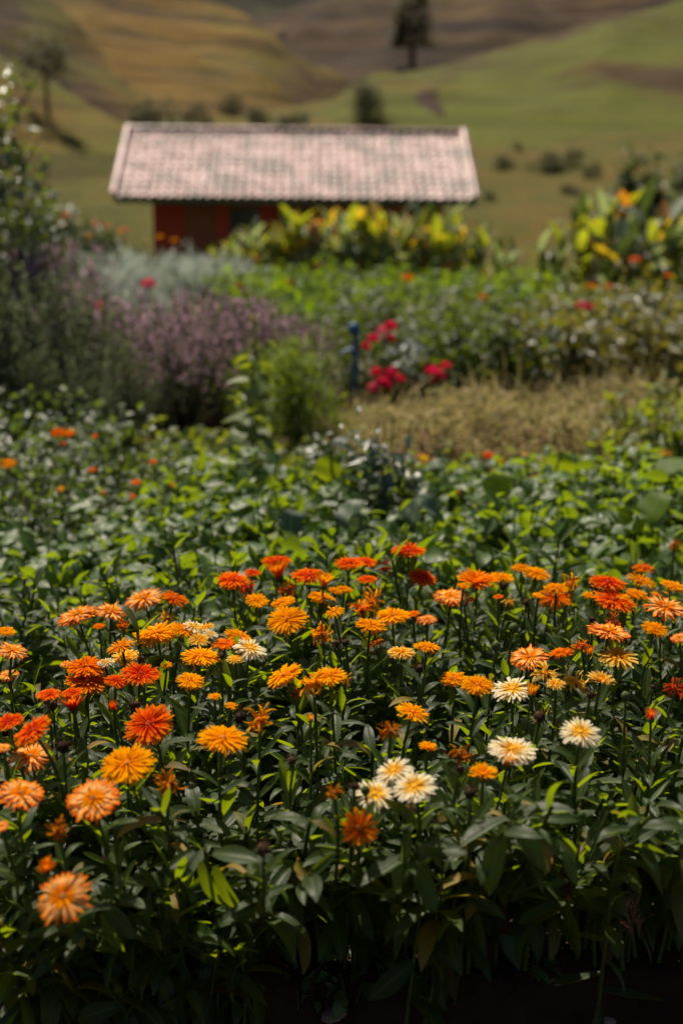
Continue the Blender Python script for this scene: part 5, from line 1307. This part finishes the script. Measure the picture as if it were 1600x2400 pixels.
for (zx, zy, w, c, lab) in [(305, 985, 48, 'R', 'red flower on the dark bushes, highest near the ochre hill'), (435, 1025, 42, 'R', 'red flower on the dark bush halfway to the house'), (490, 1035, 42, 'R', 'red flower beside another on the dark bush near the house'), (565, 1055, 60, 'R', 'large orange-red flower closest to the house corner'), (85, 1075, 36, 'R', 'small red flower on the dark bush by the photo edge'), (85, 910, 40, 'D', 'orange flower under the glossy tree'), (330, 1130, 50, 'P', 'pale pink flower low on the dark bushes'), (410, 1080, 36, 'P', 'small pale pink flower on the dark bush'), (265, 1180, 34, 'P', 'pale pink flower above the tall purple bush'), (800, 1100, 44, 'O', 'amber flower at the foot of the red wall'), (735, 1085, 40, 'O', 'yellowish flower against the red wall')]:
    small_bloom(zx*K, zy*K, 14.0, w*K*1.25, c, lab, 'hibiscus_flower', 'blooms on the dark bushes', form='daisy')

# --- bushes and trees out on the pasture and the hills
farm = leafy('hill_tree_leaf', [(.055, .062, .020), (.072, .075, .024), (.09, .082, .028)], (.12, .15, .03), .2, .6, .3, obj_amt=.3)
farm2 = leafy('hazy_tree_leaf', [(.095, .088, .040), (.125, .11, .05)], (.15, .15, .06), .2, .6, .3, obj_amt=.3)  # distance haze put into the leaf colour: lightened towards the hill brown
DT = bush('dark_bush', 'bush', dkm, OVS, 2600, .74, 1.2, 3.2, .15, 1, 16, .40, .1, .6, stem_m=woodyb, sr=.03)
DT.put(gpos(5.75, 24), 'round dark bush standing in the pasture above the dark canna clump')
x = (1590-800)/FPX*23.3; DT.put(gpos(6.75, 24.6), 'smaller dark bush in the pasture at the photo edge', sc=.72, scz=1.3)
def far_tree(px, py, top_py, wpx, label, lm, n, trunk=.10, y0=30, name='hill_tree', cz=.3, spread=.36, lobes=13, lean=0):
    p = hit(px, py, y0); dpt = depth(p); h = (py-top_py)/FPX*dpt; cr = wpx/2/FPX*dpt
    tree(name, label, p, h, cr, lm, n, max(.05*h, .14*cr), h*trunk*.25, lobes=lobes, crown_z0=cz, spread=spread, lean=lean)
far_tree(112, 272, 70, 150, 'thin olive tree with a bare trunk on the ochre hillside', farm2, 650, .14, 36, cz=.36)
far_tree(965, 160, -60, 105, 'lone dark tree with a tall straight trunk before the brown hill', farm2, 1500, .16, 60, cz=.30)
far_tree(858, 290, 172, 105, 'greyish thin-crowned tree just behind the roof ridge', farm2, 1800, .2, 40, cz=.10, spread=.42)
for (px, py, tp, w, lab) in [(370, 300, 222, 120, 'dark green shrub behind the left half of the roof'), (450, 300, 238, 100, 'dark green shrub touching its larger neighbour behind the roof'), (545, 268, 213, 75, 'dark shrub higher on the slope behind the roof'), (330, 300, 258, 70, 'low dark shrub beside the roof corner'), (610, 292, 248, 80, 'olive shrub behind the middle of the roof'), (690, 294, 258, 90, 'low olive shrub behind the roof ridge'), (1208, 352, 326, 34, 'small dark shrub alone on the green slope'), (1180, 395, 358, 70, 'dark shrub on the bank beside the roof'), (1275, 395, 350, 90, 'broad dark shrub on the bank in the pasture'), (1340, 385, 345, 60, 'dark shrub next to the broad one on the bank'), (1385, 415, 375, 60, 'olive shrub below the bank'), (1340, 455, 428, 60, 'low dark shrub in the pasture near the cannas'), (1145, 470, 440, 40, 'small olive shrub by the house end'), (660, 90, 68, 26, 'small dark shrub in the cleft between the hills')]:
    far_tree(px, py, tp, w, lab, farm, 900, .2, 26 if py > 320 else 36, 'hill_shrub', cz=.05, spread=.42, lobes=9)
# tussocks of dry grass over the near pasture
b = MB(); n = 16000; xx = rng.uniform(-14, 18, n); yy = 26 + 34*rng.random(n)**1.5
zz = H(xx, yy); leaf_mass(b, STRIP, np.stack([xx, yy, zz], -1), rng.random(n)*6.3, .22, 1.0, .35, sv=.5)
tag(b.build('pasture_grass', leafy('pasture_blade', [(.14, .13, .03), (.22, .16, .05), (.11, .12, .03)], (.3, .26, .05), .3, .7, .2, rib=0, obj_amt=0)), kind='stuff')

# --- small things on the shaded ground at the front
stonem = plain('pale_stone', (.20, .12, .09), (.34, .22, .18), 30, .8, .2, .6)
p = at(790, 2372, 1.72); z = float(ground_z(p.x, 1.76))
def stone(px, py, s, label, seed):
    d = ray(px, py); Y = None
    for yy in np.linspace(1.5, 2.2, 400):
        q = at(px, py, yy)
        if q.z <= float(ground_z(q.x, yy)): Y = yy; break
    q = at(px, py, Y or 1.8); T = lathe([(.01, -.4), (.7, -.35), (1, 0), (.75, .35), (.3, .5), (.01, .52)], 9); v = T[0].copy()
    v = v*(1+.35*fbm(v[:, :1]*1.3+seed, v[:, 1:2]*1.3+v[:, 2:3]))*[1.4, .9, .7]
    b = MB(); b.add(v*s, T[1], T[2]); o = b.build('stone', stonem); o.location = q; o.rotation_euler = (0, 0, seed); tag(o, label, 'stone')
stone(785, 2374, .022, 'pale pinkish stone on the dark soil at the bottom of the bed', 1)
stone(1300, 2300, .011, 'small brownish stone on the dark soil under the white blooms', 2)
stone(1425, 2392, .012, 'small dull stone on the dark soil near the bottom corner', 3)
# dried hanging sprig and a few dead leaves under the plants
p = at(1482, 2098, 1.60); t = thing('dried_sprig', 'dried reddish sprig hanging in front of the dark soil', 'dried sprig', p)
b = MB(); b.add(*tube(curve_pts((0, .02, .03), (.006, 0, -.062), (-.006, 0, 0)), .0011, 5)); b.build('stem', driedm, t)
b = MB(); n = 70; zz = -.062*rng.random(n); leaf_mass(b, NEEDLE, np.stack([rng.normal(0, .005, n), rng.normal(0, .005, n), zz], -1), rng.random(n)*6, .012, .2, .7)
b.build('seed_cluster', leafy('dry_seed', [(.30, .13, .08), (.22, .09, .05)], (.3, .12, .06), .2, .7, .2, rib=0), t)
for (px, py, Y, az, pit, lab) in [(1180, 2150, 1.70, 3.0, -1.2, 'curled brown dead leaf hanging under the broad leaves'), (610, 2130, 1.66, 3.4, -1.3, 'brown withered leaf hanging in the shade below the seed head'), (640, 2230, 1.74, 2.9, -1.4, 'long brown withered leaf near the ground'), (1140, 2230, 1.78, 3.3, -1.0, 'brown dead leaf near the ground below the white blooms'), (1330, 2040, 1.64, 2.7, -.9, 'rusty dead leaf behind the broad grey-green leaves'), (930, 2190, 1.76, 2.6, -.8, 'dead leaf curled on the bank under the white trio'), (1400, 2200, 1.78, 3.6, -.7, 'dead leaf near the dried sprig'), (1050, 2270, 1.80, 3.1, -.5, 'dead leaf flat on the soil below the broad white bloom'), (760, 2290, 1.78, 2.2, -.6, 'dead leaf on the soil above the pinkish stone')]:
    o = obj('dead_leaf', leaf_me(LEAF[3], driedm)); o.matrix_world = mat4(rotmats([az], pit, .3, .08)[0], at(px, py-30, Y)); tag(o, lab, 'dead leaf', 'dead leaves in the shade')
yl = obj('yellow_leaf', WILTME); yl.matrix_world = mat4(rotmats([-1.5], .15, .3, .075)[0], at(785, 1745, 1.85)); tag(yl, 'yellowed leaf lying flat among the dark leaves below the orange bloom', 'leaf')
# small seedlings at the bottom
SD = bush('seedling', 'plant', greenm, OV, 16, .05, .01, .07, .032, 2, 4, .5, .3, .4, ns=3, sr=.002)
for (px, py, lab) in [(820, 2180, 'green seedling in the shade under the white trio'), (800, 2225, 'seedling with pale leaf edges low on the bank'), (905, 2255, 'small seedling alone on the dark soil'), (820, 2340, 'pale-tipped seedling beside the pinkish stone'), (700, 2330, 'seedling on the dark soil below the hanging leaves'), (1150, 2120, 'dark green seedling under the broad leaves'), (1010, 2310, 'tiny seedling on bare soil between two dull stones'), (1240, 2260, 'seedling by the small brownish stone'), (560, 2350, 'seedling at the lowest edge of the hanging leaves')]:
    d = ray(px, py); q = None
    for yy in np.linspace(1.55, 2.1, 300):
        q = at(px, py+25, yy)
        if q.z <= float(ground_z(q.x, yy)): break
    SD.put(q, lab, 'seedlings on the soil', sc=random.uniform(.7, 1.0))
